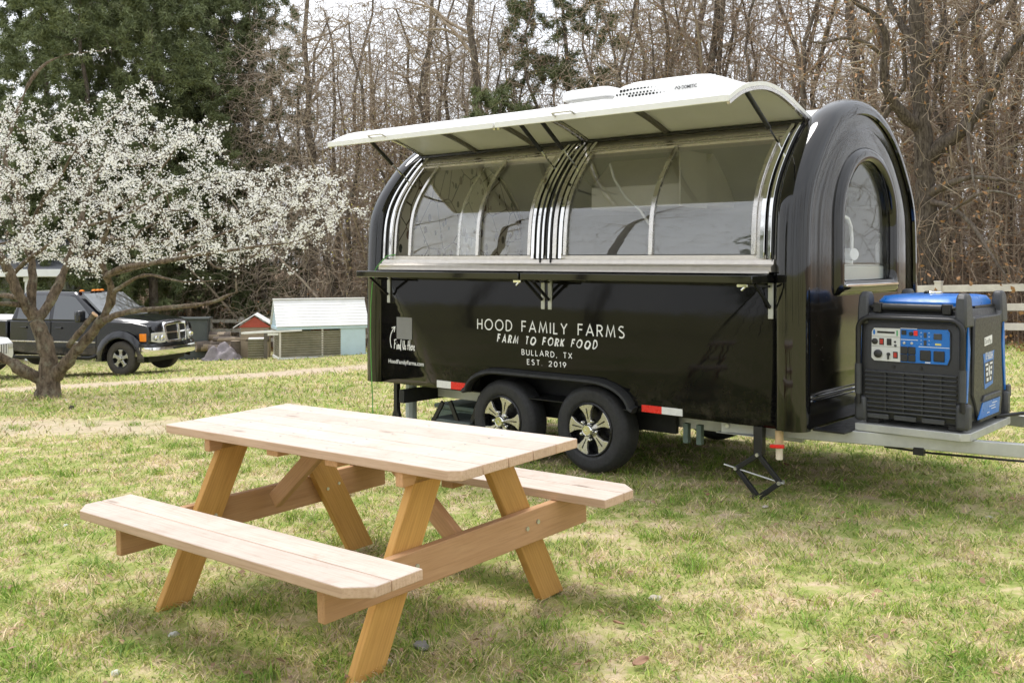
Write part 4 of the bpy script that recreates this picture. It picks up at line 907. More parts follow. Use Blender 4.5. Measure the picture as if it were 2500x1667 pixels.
# tube frame across the front, and handle bar
yt = -hy - .03
tp = [(-.30, yt, .12), (-.30, yt, .55)] + [(-.30 + .07 - .07 * math.cos(R(a)), yt, .57 + .07 * math.sin(R(a))) for a in range(0, 91, 15)] + [(.30 - .07 + .07 * math.sin(R(a)), yt, .57 + .07 * math.cos(R(a))) for a in range(0, 91, 15)] + [(.30, yt, .55), (.30, yt, .12)]
MB().tube(tp, .016, 12).build('front_tube', M_dark, GN, smooth=60)
for x in (-.30, .30): MB().tube([(x, yt, .18), (x, yt, .36)], .021, 12).build('tube_sleeve', M_plastg, GN)
MB().tube([(-.17, -hy + .03, .705), (.17, -hy + .03, .705)], .022, 14).build('handle_grip', M_plast, GN)
for x in (-.2, .2):
    MB().box((x, -hy + .03, .70), (.05, .05, .06)).tube([(x - .05, -hy + .03, .705), (x + .05, -hy + .03, .705)], .013, 8).build('handle_clamp', M_dark, GN, bevel=.006)
    MB().beam((x * 1.16, -hy + .02, .63), (x * 1.16, -hy + .02, .73), .02, .04).build('handle_post', M_dark, GN)
MB().bx(-.26, .26, -hy + .005, -hy + .06, .635, .665).build('top_lip', M_plastg, GN, bevel=.008)
MB().loft([rounded(0, .03, .50, .66, .69), rounded(0, .03, .50, .66, .735), rounded(0, .03, .46, .60, .765), rounded(0, .03, .38, .5, .772)]).build('tank_cover', M_blue, GN, smooth=40)
MB().lathe([(.055, .772), (.055, .785), (.048, .792), (0, .792)], 20, Matrix.Translation((-.02, .05, 0))).build('fuel_cap', M_chrome, GN, smooth=40)
MB().bx(.21, .27, -.1, .36, .70, .712).build('side_handle', M_dark, GN)
st = MB().tube([tw(1.0, .95, .52), tw(1.1, 1.12, .53), tw(1.16, 1.2, .535)], .012, 6).build('ratchet_strap', M_dark); tag(st, 'short black strap end sticking out beside the generator tray', 'strap')
# ------------------------------------------------------------------ black pickup truck (local: x forward, y left, origin on the ground under the front axle)
TK = empty('pickup_truck', (-8.55, 22.55 + .35, gz(-9.03, 23) + .0), R(-13))
_hub = Vector((-9.03, 23.0)); _u = Vector((math.cos(R(-13)), math.sin(R(-13)))); _v = Vector((-_u.y, _u.x))
_o = _hub + _v * .92; TK.location = (_o.x, _o.y, gz(-9.03, 23) - .0)
tag(TK, 'black crew cab pickup truck with chrome grille parked behind the blossoming tree', 'pickup truck')
_t = NT('truck_black_paint'); _c = _t.coord('Object'); _sx = _t.n('SeparateXYZ'); _t.l(_c, _sx.inputs[0])
_mud = _t.math('MULTIPLY', _t.ramp(_sx.outputs['Z'], [(.45, 1.0), (.75, 0.0)]), _t.ramp(_t.noise(_c, 3.5, 7, .7), [(.42, 0.0), (.65, .8)]))
_t.set(Base_Color=_t.mix(_mud, (.009, .010, .014), (.11, .085, .06)), Roughness=_t.math('ADD', .14, _t.math('MULTIPLY', _mud, .6)), Coat_Weight=.5, Coat_Roughness=.03); M_tk = _t.m
M_tglass = NT('dark_car_glass'); M_tglass.set(Base_Color=(.05, .056, .064), Roughness=.04, Specular_IOR_Level=1.0, Coat_Weight=.6, Coat_Roughness=.03); M_tglass = M_tglass.m
M_wind = NT('windscreen_glass'); M_wind.set(Base_Color=(.05, .06, .06), Roughness=.03, Specular_IOR_Level=1.0, Coat_Weight=1.0, Coat_Roughness=.02); M_wind = M_wind.m
M_amber = mat('amber_lens', (.85, .25, .02), .2, 0, .05, 20); M_lens = mat('headlamp_lens', (.62, .63, .63), .12, .3, .15, 18); M_mesh = mat('grille_mesh', (.01, .01, .011), .5, .3, .3, 60)
WR = .40
def arch(cx, r_, z0, n=10): return [(cx + r_ * math.cos(R(a)), WR + r_ * math.sin(R(a))) for a in np.linspace(180 + 12, -12, n)]
def side_slab(pts, y0, y1, name, m, bev=.03):
    """side profile (x, z) given per |y| pair, mirrored"""
    return MB().prism(pts, y0, y1, lambda a, b, h: (a, h, b)).build(name, m, TK, bevel=bev, seg=3)
# lower body (front doors to nose), outline in x,z with wheel arch
low = [(.70, .60), (.72, .80), (.72, 1.02), (.68, 1.15), (.30, 1.225), (-.45, 1.255), (-2.95, 1.24), (-2.95, .52), (-2.2, .46), (-.58, .46)] + arch(0, .47, 0) + [(.52, .50)]
MB().prism(low, -.985, .985, lambda a, b, h: (a, h * (1 - .035 * max(0, (b - .75))) * (1 - .10 * max(0, a - .45) / .4), b)).build('body', M_tk, TK, bevel=.045, seg=3)
# flared front fender
for s in (-1, 1):
    mb = MB(); rings = []
    for k in range(13):
        a = R(-8 + 196 * k / 12); ca, sa = math.cos(a), math.sin(a)
        rings.append([(r_ * ca, s * y_, WR + r_ * sa) for r_, y_ in ((.465, .90), (.465, 1.0), (.485, 1.015), (.53, 1.012), (.60, .992), (.64, .975))])
    mb.loft(rings, closed=False); mb.build('fender_flare', M_tk, TK)
# hood with crown
rings = []
for x, z, w_ in ((.78, 1.13, .66), (.73, 1.19, .76), (.6, 1.225, .86), (.45, 1.252, .915), (.2, 1.285, .945), (.0, 1.305, .955), (-.25, 1.325, .96), (-.5, 1.34, .96)):
    rings.append([(x, w_ * f, z + .055 * (1 - f * f) - .10 * max(0, abs(f) - .86) / .14) for f in (-1.0, -.95, -.86, -.7, -.4, 0, .4, .7, .86, .95, 1.0)] + [(x, w_, z - .16), (x, -w_, z - .16)])
MB().loft(rings).build('hood', M_tk, TK, smooth=45)
# cab greenhouse
def cab(x_b0, x_t0, x_t1, x_b1, zb, zt, wb, wt, name, m, bev): 
    r0 = [(x_b0, -wb, zb), (x_b1, -wb, zb), (x_b1, wb, zb), (x_b0, wb, zb)]; rm = [(x_t0 - .05, -wt - .05, zt - .09), (x_t1 + .03, -wt - .05, zt - .09), (x_t1 + .03, wt + .05, zt - .09), (x_t0 - .05, wt + .05, zt - .09)]
    r1 = [(x_t0 - .15, -wt + .05, zt), (x_t1 + .1, -wt + .05, zt), (x_t1 + .1, wt - .05, zt), (x_t0 - .15, wt - .05, zt)]
    return MB().loft([r0, rm, r1]).build(name, m, TK, bevel=bev, seg=3)
cab(-.42, -1.17, -2.78, -2.95, 1.235, 1.93, .965, .78, 'cab', M_tk, .05)
# windows just proud of the cab skin
def skin(x, z, s): 
    f = (z - 1.235) / (1.84 - 1.235); return (x, s * (.965 + (.83 - .965) * f + .006), z)
for s in (-1, 1):
    for nm, pl in (('front_side_window', [(-.72, 1.28), (-1.02, 1.58), (-1.27, 1.80), (-1.42, 1.83), (-1.78, 1.84), (-1.78, 1.28)]), ('rear_side_window', [(-1.88, 1.28), (-1.88, 1.84), (-2.60, 1.83), (-2.72, 1.70), (-2.76, 1.28)])):
        mb = MB(); n = len(pl); mb.add([skin(x, z, s) for x, z in pl] + [(p[0], p[1] - s * .02, p[2]) for p in [skin(x, z, s) for x, z in pl]], [tuple(range(n)), tuple(range(2 * n - 1, n - 1, -1))] + [(i, (i + 1) % n, n + (i + 1) % n, n + i) for i in range(n)])
        mb.build(nm, M_tglass, TK, smooth=0)
    dr = [MB().bx(x - .006, x + .006, s * .986 - .004, s * .986 + .004, .5, 1.24).build('door_gap', M_dark, TK) for x in (-.62, -1.83)]
    for x in (-1.60, -2.55): MB().box((x, s * 1.0, 1.08), (.16, .035, .045)).build('door_handle', M_tk, TK, bevel=.012)
    mr = empty('side_mirror', (0, 0, 0), 0, TK)
    MB().beam((-.85, s * .95, 1.30), (-.88, s * 1.10, 1.30), .05, .05).build('stalk', M_dark, mr); MB().box((-.88, s * 1.19, 1.37), (.14, .24, .27)).build('shell', M_tk, mr, bevel=.04, seg=3); MB().box((-.955, s * 1.19, 1.37), (.008, .2, .22)).build('mirror_glass', M_tglass, mr)
    MB().bx(-2.9, -.62, s * .992 - .012, s * .992 + .012, .745, .775).build('side_molding', M_steel, TK, bevel=.004)
    MB().tube([(-.62, s * .9, .50), (-.66, s * 1.0, .43), (-.75, s * 1.04, .40), (-2.8, s * 1.04, .40), (-2.9, s * .95, .42)], .045, 10).build('side_step', M_dark, TK); MB().bx(-2.7, -.95, s * 1.05 - .03, s * 1.05 + .03, .437, .449).build('step_plate', M_steel, TK)
mb = MB(); wv = [(-.43, -.86, 1.275), (-.36, 0, 1.29), (-.43, .86, 1.275), (-1.14, .76, 1.845), (-1.08, 0, 1.86), (-1.14, -.76, 1.845)]
mb.add([(x + .035, y, z + .03) for x, y, z in wv] + [(x, y, z + .0) for x, y, z in wv], [(0, 1, 4, 5), (1, 2, 3, 4), (11, 10, 7, 6), (10, 9, 8, 7), (0, 5, 11, 6), (2, 8, 9, 3), (0, 6, 7, 1), (1, 7, 8, 2), (5, 4, 10, 11), (4, 3, 9, 10)]); mb.build('windscreen', M_wind, TK, smooth=60)
for y0 in (-.5, .15): MB().tube([(-.38, y0, 1.33), (-.52, y0 + .2, 1.43), (-.60, y0 + .55, 1.50)], .012, 6).build('wiper', M_dark, TK)
for y in (-.6, -.15, 0, .15, .6): MB().lathe([(.05, 0), (.045, .025), (.02, .04), (0, .042)], 10, Matrix.Translation((-1.27, y, 1.925)) @ Matrix.Scale(1.5, 4, (0, 1, 0))).build('roof_marker_light', M_amber, TK)
# front: chrome grille surround with crosshair, mesh, lamps, bumper
gr = empty('grille', (0, 0, 0), 0, TK)
def face(y, z, l): return (.885 + l - .10 * (abs(y) / .5) ** 2 - .10 * (z - .8), y, z)
def frame(outer, inner, l0, l1, nm, m, par):
    n = len(outer); V = [face(y, z, l0) for y, z in outer] + [face(y, z, l1) for y, z in outer] + [face(y, z, l1) for y, z in inner] + [face(y, z, l0) for y, z in inner]
    F_ = []
    for i in range(n):
        j = (i + 1) % n; F_ += [(i, j, n + j, n + i), (n + i, n + j, 2 * n + j, 2 * n + i), (2 * n + i, 2 * n + j, 3 * n + j, 3 * n + i)]
    MB().add(V, F_).build(nm, m, par, bevel=.012)
def rr2(w, z0, z1, k, top): return [(w - k, z0), (w, z0 + k), (w + top, z1 - k), (w + top - k, z1), (0, z1 + .03), (-w - top + k, z1), (-w - top, z1 - k), (-w, z0 + k), (-w + k, z0), (0, z0)]
frame(rr2(.46, .74, 1.21, .06, .02), rr2(.39, .80, 1.14, .03, .02), -.04, .05, 'surround', M_chrome, gr)
MB().add([face(y, z, 0) for y, z in ((-.42, .78), (0, .78), (.42, .78), (.43, 1.16), (0, 1.18), (-.43, 1.16))], [(0, 1, 4, 5), (1, 2, 3, 4)]).build('mesh', M_mesh, gr)
frame([(.05, .79), (.05, 1.16), (-.05, 1.16), (-.05, .79)], [(.02, .80), (.02, 1.15), (-.02, 1.15), (-.02, .80)], .0, .055, 'vertical_bar', M_chrome, gr); MB().add([face(y, z, .045) for y, z in ((-.02, .79), (.02, .79), (.02, 1.16), (-.02, 1.16))], [(0, 1, 2, 3)]).build('vertical_bar', M_chrome, gr)
for s in (-1, 1):
    MB().add([face(s * y, z, l) for y, z, l in ((.05, .955, .0), (.05, 1.005, .0), (.42, 1.005, .0), (.42, .955, .0), (.05, .962, .045), (.05, .998, .045), (.42, .998, .045), (.42, .962, .045))], [(4, 5, 6, 7), (0, 1, 5, 4), (1, 2, 6, 5), (3, 2, 6, 7), (0, 3, 7, 4)]).build('horizontal_bar', M_chrome, gr)
    hl = empty('headlight', (0, 0, 0), 0, TK)
    def hp(y, z, l): return (.83 + l - .30 * max(0, (y - .5) / .5) ** 1.6, s * y, z)
    def slab(pl, nm, m, par, l=.05): 
        n = len(pl); MB().add([hp(y, z, l) for y, z in pl] + [hp(y, z, -.05) for y, z in pl], [tuple(range(n))] + [(i, (i + 1) % n, n + (i + 1) % n, n + i) for i in range(n)]).build(nm, m, par, bevel=.008)
    slab([(.49, .76), (.48, .99), (.66, 1.0), (.84, .985), (.83, .79), (.66, .75)], 'lens', M_lens, hl); slab([(.845, .79), (.855, .985), (.975, .975), (.965, .80)], 'turn_signal', M_amber, hl)
    for yy, rr in ((.60, .07), (.74, .06)): MB().lathe([(rr, .0), (rr * .8, .03), (rr * .3, .012), (0, .02)], 16, Matrix.Translation(hp(yy, .87, .06)) @ Matrix.Rotation(R(90), 4, 'Y')).build('lamp_bowl', M_chrome, hl)
rings = []
for y, xo in ((-1.0, .50), (-.97, .70), (-.85, .84), (-.6, .93), (0, .97), (.6, .93), (.85, .84), (.97, .70), (1.0, .50)): rings.append([(xo, y, .46), (xo + .035, y, .50), (xo + .045, y, .60), (xo + .03, y, .665), (xo - .05, y, .668), (xo - .1, y, .46)])
bp = MB().loft(rings).build('front_bumper', M_chrome, TK, smooth=40)
rings = []
for y, xo in ((-.99, .52), (-.95, .70), (-.8, .83), (-.5, .90), (0, .93), (.5, .90), (.8, .83), (.95, .70), (.99, .52)): rings.append([(xo, y, .67), (xo + .02, y, .69), (xo - .0, y, .745), (xo - .15, y, .76), (xo - .15, y, .67)])
MB().loft(rings).build('bumper_cover', M_tk, TK, smooth=40)
for s in (-1, 1): MB().lathe([(.078, -.02), (.078, .012), (.06, .014), (.055, -.004), (0, -.004)], 20, Matrix.Translation((.93, s * .62, .56)) @ Matrix.Rotation(R(s * 14), 4, 'Z') @ Matrix.Rotation(R(90), 4, 'Y') ).build('fog_lamp', M_dark, bp, smooth=40)
MB().bx(.96, 1.02, -.33, .33, .59, .64).build('tow_slot', M_dark, bp, bevel=.01)
MB().bx(-.6, .6, -.75, .75, .30, .50).build('under_tray', M_under, TK)
# bed and chassis
bed = [(-3.02, 1.235), (-4.9, 1.235), (-4.95, .56), (-4.08, .52)] + [(x - 3.56, z) for x, z in reversed(arch(0, .47, 0))] + [(-3.02, .50)]
MB().prism(bed, -.985, .985, lambda a, b, h: (a, h, b)).build('bed', M_tk, TK, bevel=.03, seg=2)
MB().bx(-4.9, -3.04, -.95, .95, 1.236, 1.262).build('bed_rail', mat('bed_cap_white', (.6, .6, .6), .5, 0, .1, 6), TK, bevel=.01)
MB().bx(-4.6, .4, -.6, .6, .36, .46).build('chassis', M_under, TK)
MAL = mat('truck_alloy', (.45, .45, .44), .32, .9, .12, 12)
def truck_wheel():
    w = empty('wheel', (0, 0, 0), 0, TK); MX = Matrix.Rotation(R(90), 4, 'X'); RT, RR, wd = .40, .225, .26
    MB().lathe([(RR, -wd), (RT - .05, -wd), (RT - .01, -wd + .02), (RT, -wd + .05), (RT, -.05), (RT - .012, -.022), (RT - .03, -.006), (RT - .07, .004), (RR + .03, .004), (RR + .005, -.006), (RR, -.02)], 48, MX).build('tyre', mat('dusty_tyre', (.05, .044, .038), .8, 0, .25, 10, bump=.3, bs=90), w, smooth=50)
    rim = MB().lathe([(RR + .004, -.01), (RR - .008, .0), (RR - .02, -.006), (RR - .025, -.05), (RR - .05, -.10), (.05, -.10), (0, -.10)], 40, MX).build('rim', mat('truck_rim_dark', (.05, .05, .05), .4, .6, .2, 9), w, smooth=50)
    for k in range(5):
        a = R(90 + 72 * k)
        def fn(p, q, h_, a=a): return (p * math.cos(a) - q * math.sin(a), -(h_ - .03 * (1 - p / .2) * 0), p * math.sin(a) + q * math.cos(a))
        MB().prism([(.03, -.05), (.10, -.04), (.15, -.035), (.205, -.075), (.212, 0), (.205, .075), (.15, .035), (.10, .04), (.03, .05)], -.05, -.004, fn).build('spoke', MAL, rim, bevel=.008)
    for k in range(8): a = R(45 * k); MB().lathe([(.014, -.01), (.014, .01), (.008, .016), (0, .016)], 8, Matrix.Translation((.075 * math.cos(a), 0, .075 * math.sin(a))) @ MX).build('lug_nut', M_chrome, rim)
    MB().lathe([(.06, -.05), (.055, .03), (.045, .04), (0, .04)], 20, MX).build('hub_cap', MAL, w, smooth=40); return w
tw0 = truck_wheel(); tw0.location = (0, -.955, WR); tw0.rotation_euler = (0, 0, R(-4))
for x, y, rz in ((0, .955, 176), (-3.56, -.955, 0), (-3.56, .955, 180)): q = dup(tw0, TK); q.location = (x, y, WR); q.rotation_euler = (0, 0, R(rz))
# white car nose at the left edge, in front of the truck
CAR = empty('white_car', (-11.08, 19.6, gz(-11.0, 19.6) + .0), R(-4)); tag(CAR, 'white car with a slotted grille, its nose showing at the left edge', 'car')
M_cw = mat('car_white_paint', (.76, .77, .78), .2, 0, .03, 3, coat=.6)
MB().prism([(.80, .45), (.86, .62), (.84, .85), (.74, .95), (-.3, 1.06), (-.9, 1.10), (-1.7, 1.60), (-3.2, 1.62), (-3.7, 1.1), (-3.75, .45), (-3.1, .38), (-.42, .38)] + [(.40 * math.cos(R(a)), .36 + .40 * math.sin(R(a))) for a in np.linspace(185, -5, 9)] + [(.5, .40)], -.9, .9, lambda a, b, h: (a - .10 * abs(h) ** 3 * (a > .3), h * (1 - .22 * max(0, b - 1.05)), b)).build('body', M_cw, CAR, bevel=.06, seg=3)
cg = MB().box((.86, 0, .76), (.02, 1.15, .2)).build('grille', M_dark, CAR, bevel=.01)
for k in range(14): MB().box((.876, -.52 + k * .08, .76), (.012, .03, .19)).build('grille_bar', M_cw, cg)
for s in (-1, 1):
    MB().box((.76, s * .74, .80), (.10, .24, .13)).build('headlight', M_lens, CAR, bevel=.03)
MB().box((.80, 0, .5), (.08, 1.5, .1)).build('bumper_intake', M_dark, CAR, bevel=.02)
cw = empty('wheel', (0, -.78, .34), 0, CAR); MB().lathe([(.2, -.2), (.30, -.2), (.34, -.16), (.34, -.04), (.30, .0), (.2, .0), (.19, -.03), (0, -.04)], 32, Matrix.Rotation(R(90), 4, 'X')).build('tyre', M_rubber, cw, smooth=50); MB().lathe([(.19, -.01), (.17, .0), (.06, -.02), (0, -.01)], 24, Matrix.Rotation(R(90), 4, 'X')).build('rim', MAL, cw, smooth=50)
for x, y, rz in ((0, .78, 180), (-2.8, -.78, 0), (-2.8, .78, 180)): q = dup(cw, CAR); q.location = (x, y, .34); q.rotation_euler = (0, 0, R(rz))
MB().prism([(-.92, 1.12), (-1.68, 1.57), (-3.1, 1.58), (-3.45, 1.15)], -.84, .84, lambda a, b, h: (a + .02, h * (1 - .22 * max(0, b - 1.05)) * 1.03, b)).build('windows', M_tglass, CAR, bevel=.02)
# ------------------------------------------------------------------ chicken coop, hen house, fence, log pile, porch
M_cream = mat('weathered_white_rail', (.62, .585, .53), .65, 0, .12, 5, bump=.2, bs=60)
def fence_pt(px):                      # the fence runs in a straight line y = 28.9 - .98 x
    a = (px - 1250) / 2430; y = 28.9 / (1 + .98 * a); return a * y, y
fx = -15.0; posts = []
d_ = Vector((1, -.98)).normalized() * 2.47; p = Vector(fence_pt(514)); p = p - d_ * 2
for k in range(18): posts.append(p + d_ * k)
FN = empty('rail_fence', (posts[0].x, posts[0].y, 0)); tag(FN, 'pale three-rail post fence running along the edge of the woods', 'fence')
for k, q in enumerate(posts):
    z = gz(q.x, q.y); lx, ly = q.x - posts[0].x, q.y - posts[0].y
    o = MB().box((0, 0, .62), (.13, .13, 1.34)).box((0, 0, 1.305), (.15, .15, .03)).build('post', M_cream, FN, bevel=.006); o.location = (lx, ly, z); o.rotation_euler = (R(random.uniform(-1, 1)), R(random.uniform(-1, 1)), R(-44.4))
    if k < len(posts) - 1:
        q2 = posts[k + 1]; z2 = gz(q2.x, q2.y)
        for h_ in (.40, .78, 1.16): MB().beam((lx, ly, z + h_), (q2.x - posts[0].x, q2.y - posts[0].y, z2 + h_ + random.uniform(-.01, .01)), .04, .14).build('rail', M_cream, FN, bevel=.004)
# coop: local x along its length, y away
def px_pt(px, py, Y): return ((px - 1250) / 2430 * Y, Y, 1.5 - (py - 632) / 2430 * Y)
CX, CYY, _z = px_pt(684, 876, 28.2)
CP = empty('chicken_coop', (CX, CYY, gz(CX, CYY)), R(22)); tag(CP, 'light blue chicken coop with white plank roof and corrugated metal run', 'chicken coop')
M_lb = mat('light_blue_paint', (.52, .66, .74), .55, 0, .05, 4); M_wr = mat('white_roof_paint', (.80, .80, .79), .5, 0, .05, 5, bump=.1, bs=30)
_t = NT('galvanised_corrugated'); _c = _t.coord('Object'); _t.set(Base_Color=_t.ramp(_t.noise(_c, 3, 6, .7), [(.3, (.17, .16, .105)), (.7, (.30, .275, .20))]), Roughness=.55, Metallic=.3); M_cor = _t.m
def corr(x0, x1, y0, y1, z0, z1, name, par, n=11):
    L_ = math.hypot(x1 - x0, y1 - y0); nx, ny = (y1 - y0) / L_, -(x1 - x0) / L_; rows = []; m_ = n * 8
    for i in range(m_ + 1):
        z = z0 + (z1 - z0) * i / m_; d = .014 * math.sin(2 * math.pi * n * i / m_); rows.append([(x0 + nx * d, y0 + ny * d, z), (x1 + nx * d, y1 + ny * d, z)])
    return MB().loft(rows, closed=False).build(name, M_cor, par, smooth=60)
LN_, DP = 2.45, 1.05
corr(0, 1.75, 0, 0, .06, .80, 'corrugated_panel', CP); corr(0, 0, DP, 0, .06, .80, 'corrugated_panel', CP)
MB().bx(1.73, LN_ + .0, -.02, .02, .04, .90).build('blue_door_panel', M_lb, CP, bevel=.006); MB().bx(LN_ - .02, LN_ + .02, .02, DP, .04, .90).build('blue_end_panel', M_lb, CP, bevel=.006); MB().bx(0, LN_, DP - .02, DP + .02, .04, .9).build('blue_back_panel', M_lb, CP)
for x, y in ((0, 0), (0, DP), (1.2, 0.02), (1.74, .03)): MB().box((x, y, .46), (.05, .05, .86)).build('corner_post', M_cream, CP)
MB().bx(-.06, LN_, -.05, -.016, -.02, .06).build('base_board', M_wr, CP, bevel=.004); MB().bx(-.06, -.016, -.016, DP, -.02, .06).build('base_board', M_wr, CP, bevel=.004)
RZ, EZ, RY, OV = 1.66, .92, DP / 2, .10
npl = 9
for s in (0, 1):
    y_e, y_r = (-OV, RY) if s == 0 else (DP + OV, RY)
    for k in range(npl):
        f0, f1 = k / npl, (k + 1.12) / npl; lift = .016
        a = Vector((0, y_e + (y_r - y_e) * f0, EZ + (RZ - EZ) * f0 + lift)); b = Vector((0, y_e + (y_r - y_e) * min(f1, 1), EZ + (RZ - EZ) * min(f1, 1)))
        t = Vector((0, 0, .016)); V = [(x, p.y, p.z + dz) for x in (-.12, LN_ + .1) for p, dz in ((a, 0), (b, 0), (b, .014), (a, .014))]
        MB().add(V, [(0, 1, 2, 3), (7, 6, 5, 4), (0, 4, 5, 1), (1, 5, 6, 2), (2, 6, 7, 3), (3, 7, 4, 0)]).build('roof_plank', M_wr, CP)
MB().bx(-.13, LN_ + .11, RY - .05, RY + .05, RZ + .015, RZ + .05).build('ridge_cap', M_wr, CP, bevel=.006)
for x in (-.06, LN_ + .03): MB().prism([(-.05, EZ - .02), (DP + .05, EZ - .02), (RY, RZ - .02)], x - .012, x + .012, lambda a, b, h: (h, a, b)).build('gable', M_lb, CP)
MB().bx(-.10, LN_ + .08, -.06, -.03, .845, .93).build('eave_board', M_lb, CP, bevel=.004); MB().bx(-.1, -.07, 0, DP, .84, .92).build('eave_board', M_lb, CP)
MB().beam((-1.0, .0, .78), (.6, -.07, .83), .05, .05).build('carry_pole', M_wr, CP); MB().beam((-1.0, .6, .74), (-.1, .6, .78), .05, .05).build('carry_pole', M_wr, CP); MB().bx(-.35, -.05, -.03, .0, .70, .76).build('carry_pole', M_wr, CP)
MB().bx(.95, 1.5, .4, .44, .45, .92).build('red_nest_box', mat('faded_red_paint', (.45, .13, .09), .6, 0, .12, 6), CP)
MB().bx(LN_ + .0, LN_ + .9, -.05, .0, .02, .12).build('skid', M_lb, CP); MB().bx(LN_ - .2, LN_ + .75, -.1, -.055, -.03, .06).build('skid', M_wr, CP)
wl = MB(); wl.tube([(LN_ + .75 + .19 * math.cos(R(a)), -.08, .19 + .19 * math.sin(R(a))) for a in range(0, 360, 18)], .018, 6, closed=True)
for k in range(6): wl.tube([(LN_ + .75, -.08, .19), (LN_ + .75 + .18 * math.cos(R(60 * k)), -.08, .19 + .18 * math.sin(R(60 * k)))], .008, 5)
wl.build('spoked_wheel', M_galv, CP)
# red gabled hen house behind
x_, y_, _ = px_pt(622, 860, 30.6)
HN = empty('hen_house', (x_, y_, gz(x_, y_)), R(10)); tag(HN, 'small hen house with a red gable and white roof left of the coop', 'hen house')
Mrd = mat('barn_red_paint', (.42, .075, .045), .6, 0, .12, 6)
MB().bx(-.42, .42, 0, 1.0, .0, .95).build('wall', mat('tan_boards', (.34, .27, .19), .7, 0, .15, 6), HN, bevel=.006); MB().prism([(-.5, .93), (.5, .93), (0, 1.26)], -.03, .02, lambda a, b, h: (a, h, b)).build('gable', Mrd, HN)
for s in (-1, 1): MB().add([(s * .64, -.12, .915), (s * .64, 1.1, .915), (0, 1.1, 1.31), (0, -.12, 1.31), (s * .64, -.12, .94), (s * .64, 1.1, .94), (0, 1.1, 1.335), (0, -.12, 1.335)], [(0, 1, 2, 3), (7, 6, 5, 4), (0, 4, 5, 1), (1, 5, 6, 2), (2, 6, 7, 3), (3, 7, 4, 0)]).build('roof_slope', M_wr, HN)
x_, y_, _ = px_pt(606, 862, 29.2)
CB = empty('water_tub', (x_, y_, gz(x_, y_)), R(12)); tag(CB, 'square corrugated metal tub standing left of the coop beside a post', 'tub')
corr(0, .45, 0, 0, .05, .62, 'side_panel', CB, 8); corr(0, 0, .45, 0, .05, .62, 'side_panel', CB, 8); corr(.45, .45, 0, .45, .05, .62, 'side_panel', CB, 8); corr(.45, 0, .45, .45, .05, .62, 'side_panel', CB, 8); MB().bx(.0, .45, .0, .45, .6, .62).build('lid', M_wr, CB)
for x in (.5,): o = MB().box((x, -.03, .42), (.10, .10, .95)).build('corner_post', mat('grey_timber', (.17, .15, .125), .8, 0, .2, 8), CB)
# log pile and tarp
Mbark = mat('log_bark', (.12, .095, .075), .85, 0, .3, 9, bump=.6, bs=30); Mcut = mat('log_cut_face', (.34, .27, .19), .8, 0, .2, 20)
lbl = ['short upright log round at the right end of the wood pile', 'thick log lying on top at the left end of the wood pile', 'log lying low in the wood pile behind the tarp', 'long thin log lying across the wood pile toward the tub', 'log at the left foot of the wood pile near the truck', 'split log lying flat in the middle of the wood pile']
for (px, py, Y, L_, r_, az, up), lb in zip(((575, 852, 30.2, .55, .15, 0, 1), (528, 822, 31.5, .9, .16, 10, 0), (560, 842, 31, 1.1, .15, 15, 0), (590, 828, 30.6, 1.7, .08, 4, 0), (510, 845, 31, .8, .16, 30, 0), (545, 852, 30.4, .9, .13, -10, 0)), lbl):
    x_, y_, z_ = px_pt(px, py, Y); g_ = gz(x_, y_); lg = empty('log', (x_, y_, g_ if up else max(g_ + r_ * .8, z_)), R(az)); tag(lg, lb, 'log', 'logs in the wood pile')
    if up: MB().tube([(0, 0, 0), (0, 0, L_)], [r_ * 1.05, r_], 14, cap=False).build('bark', Mbark, lg); MB().tube([(0, 0, 0), (0, 0, L_ + .003)], r_ * .96, 14).build('cut_face', Mcut, lg)
    else: MB().tube([(-L_ / 2, 0, 0), (-L_ / 6, .02, .01), (L_ / 6, .0, -.01), (L_ / 2, 0, 0)], [r_, r_ * 1.04, r_ * .97, r_], 12, cap=False).build('bark', Mbark, lg); MB().tube([(-L_ / 2 - .003, 0, 0), (L_ / 2 + .003, 0, 0)], r_ * .95, 12).build('cut_face', Mcut, lg)
x_, y_, _ = px_pt(543, 848, 30.0); n_ = 26; rows = []
for i in range(n_):
    u = i / (n_ - 1) * 2 - 1; row = []
    for j in range(n_):
        v = j / (n_ - 1) * 2 - 1; rr = max(abs(u), abs(v)); hgt = .62 * max(0, 1 - rr ** 2.2) + .10 * math.sin(7 * math.atan2(v, u)) * rr * (1 - rr * .5) + .05 * math.sin(9 * u + 3 * v) * (1 - rr) 
        row.append((u * .56, v * .40, max(.005, hgt * .62 + .13 * (1 - rr) * math.sin(5.3 * u + 2.1 * math.sin(4 * v)) + .05 * math.sin(13 * u * v + 5 * v))))
    rows.append(row)
tp_ = MB().loft(rows, closed=False).build('tarp', mat('faded_purple_tarp', (.20, .175, .185), .55, 0, .25, 7, bump=.4, bs=14), smooth=60); tp_.location = (x_, y_, gz(x_, y_)); tp_.rotation_euler = (0, 0, R(8)); tag(tp_, 'crumpled purple grey tarp thrown over the wood pile', 'tarp')
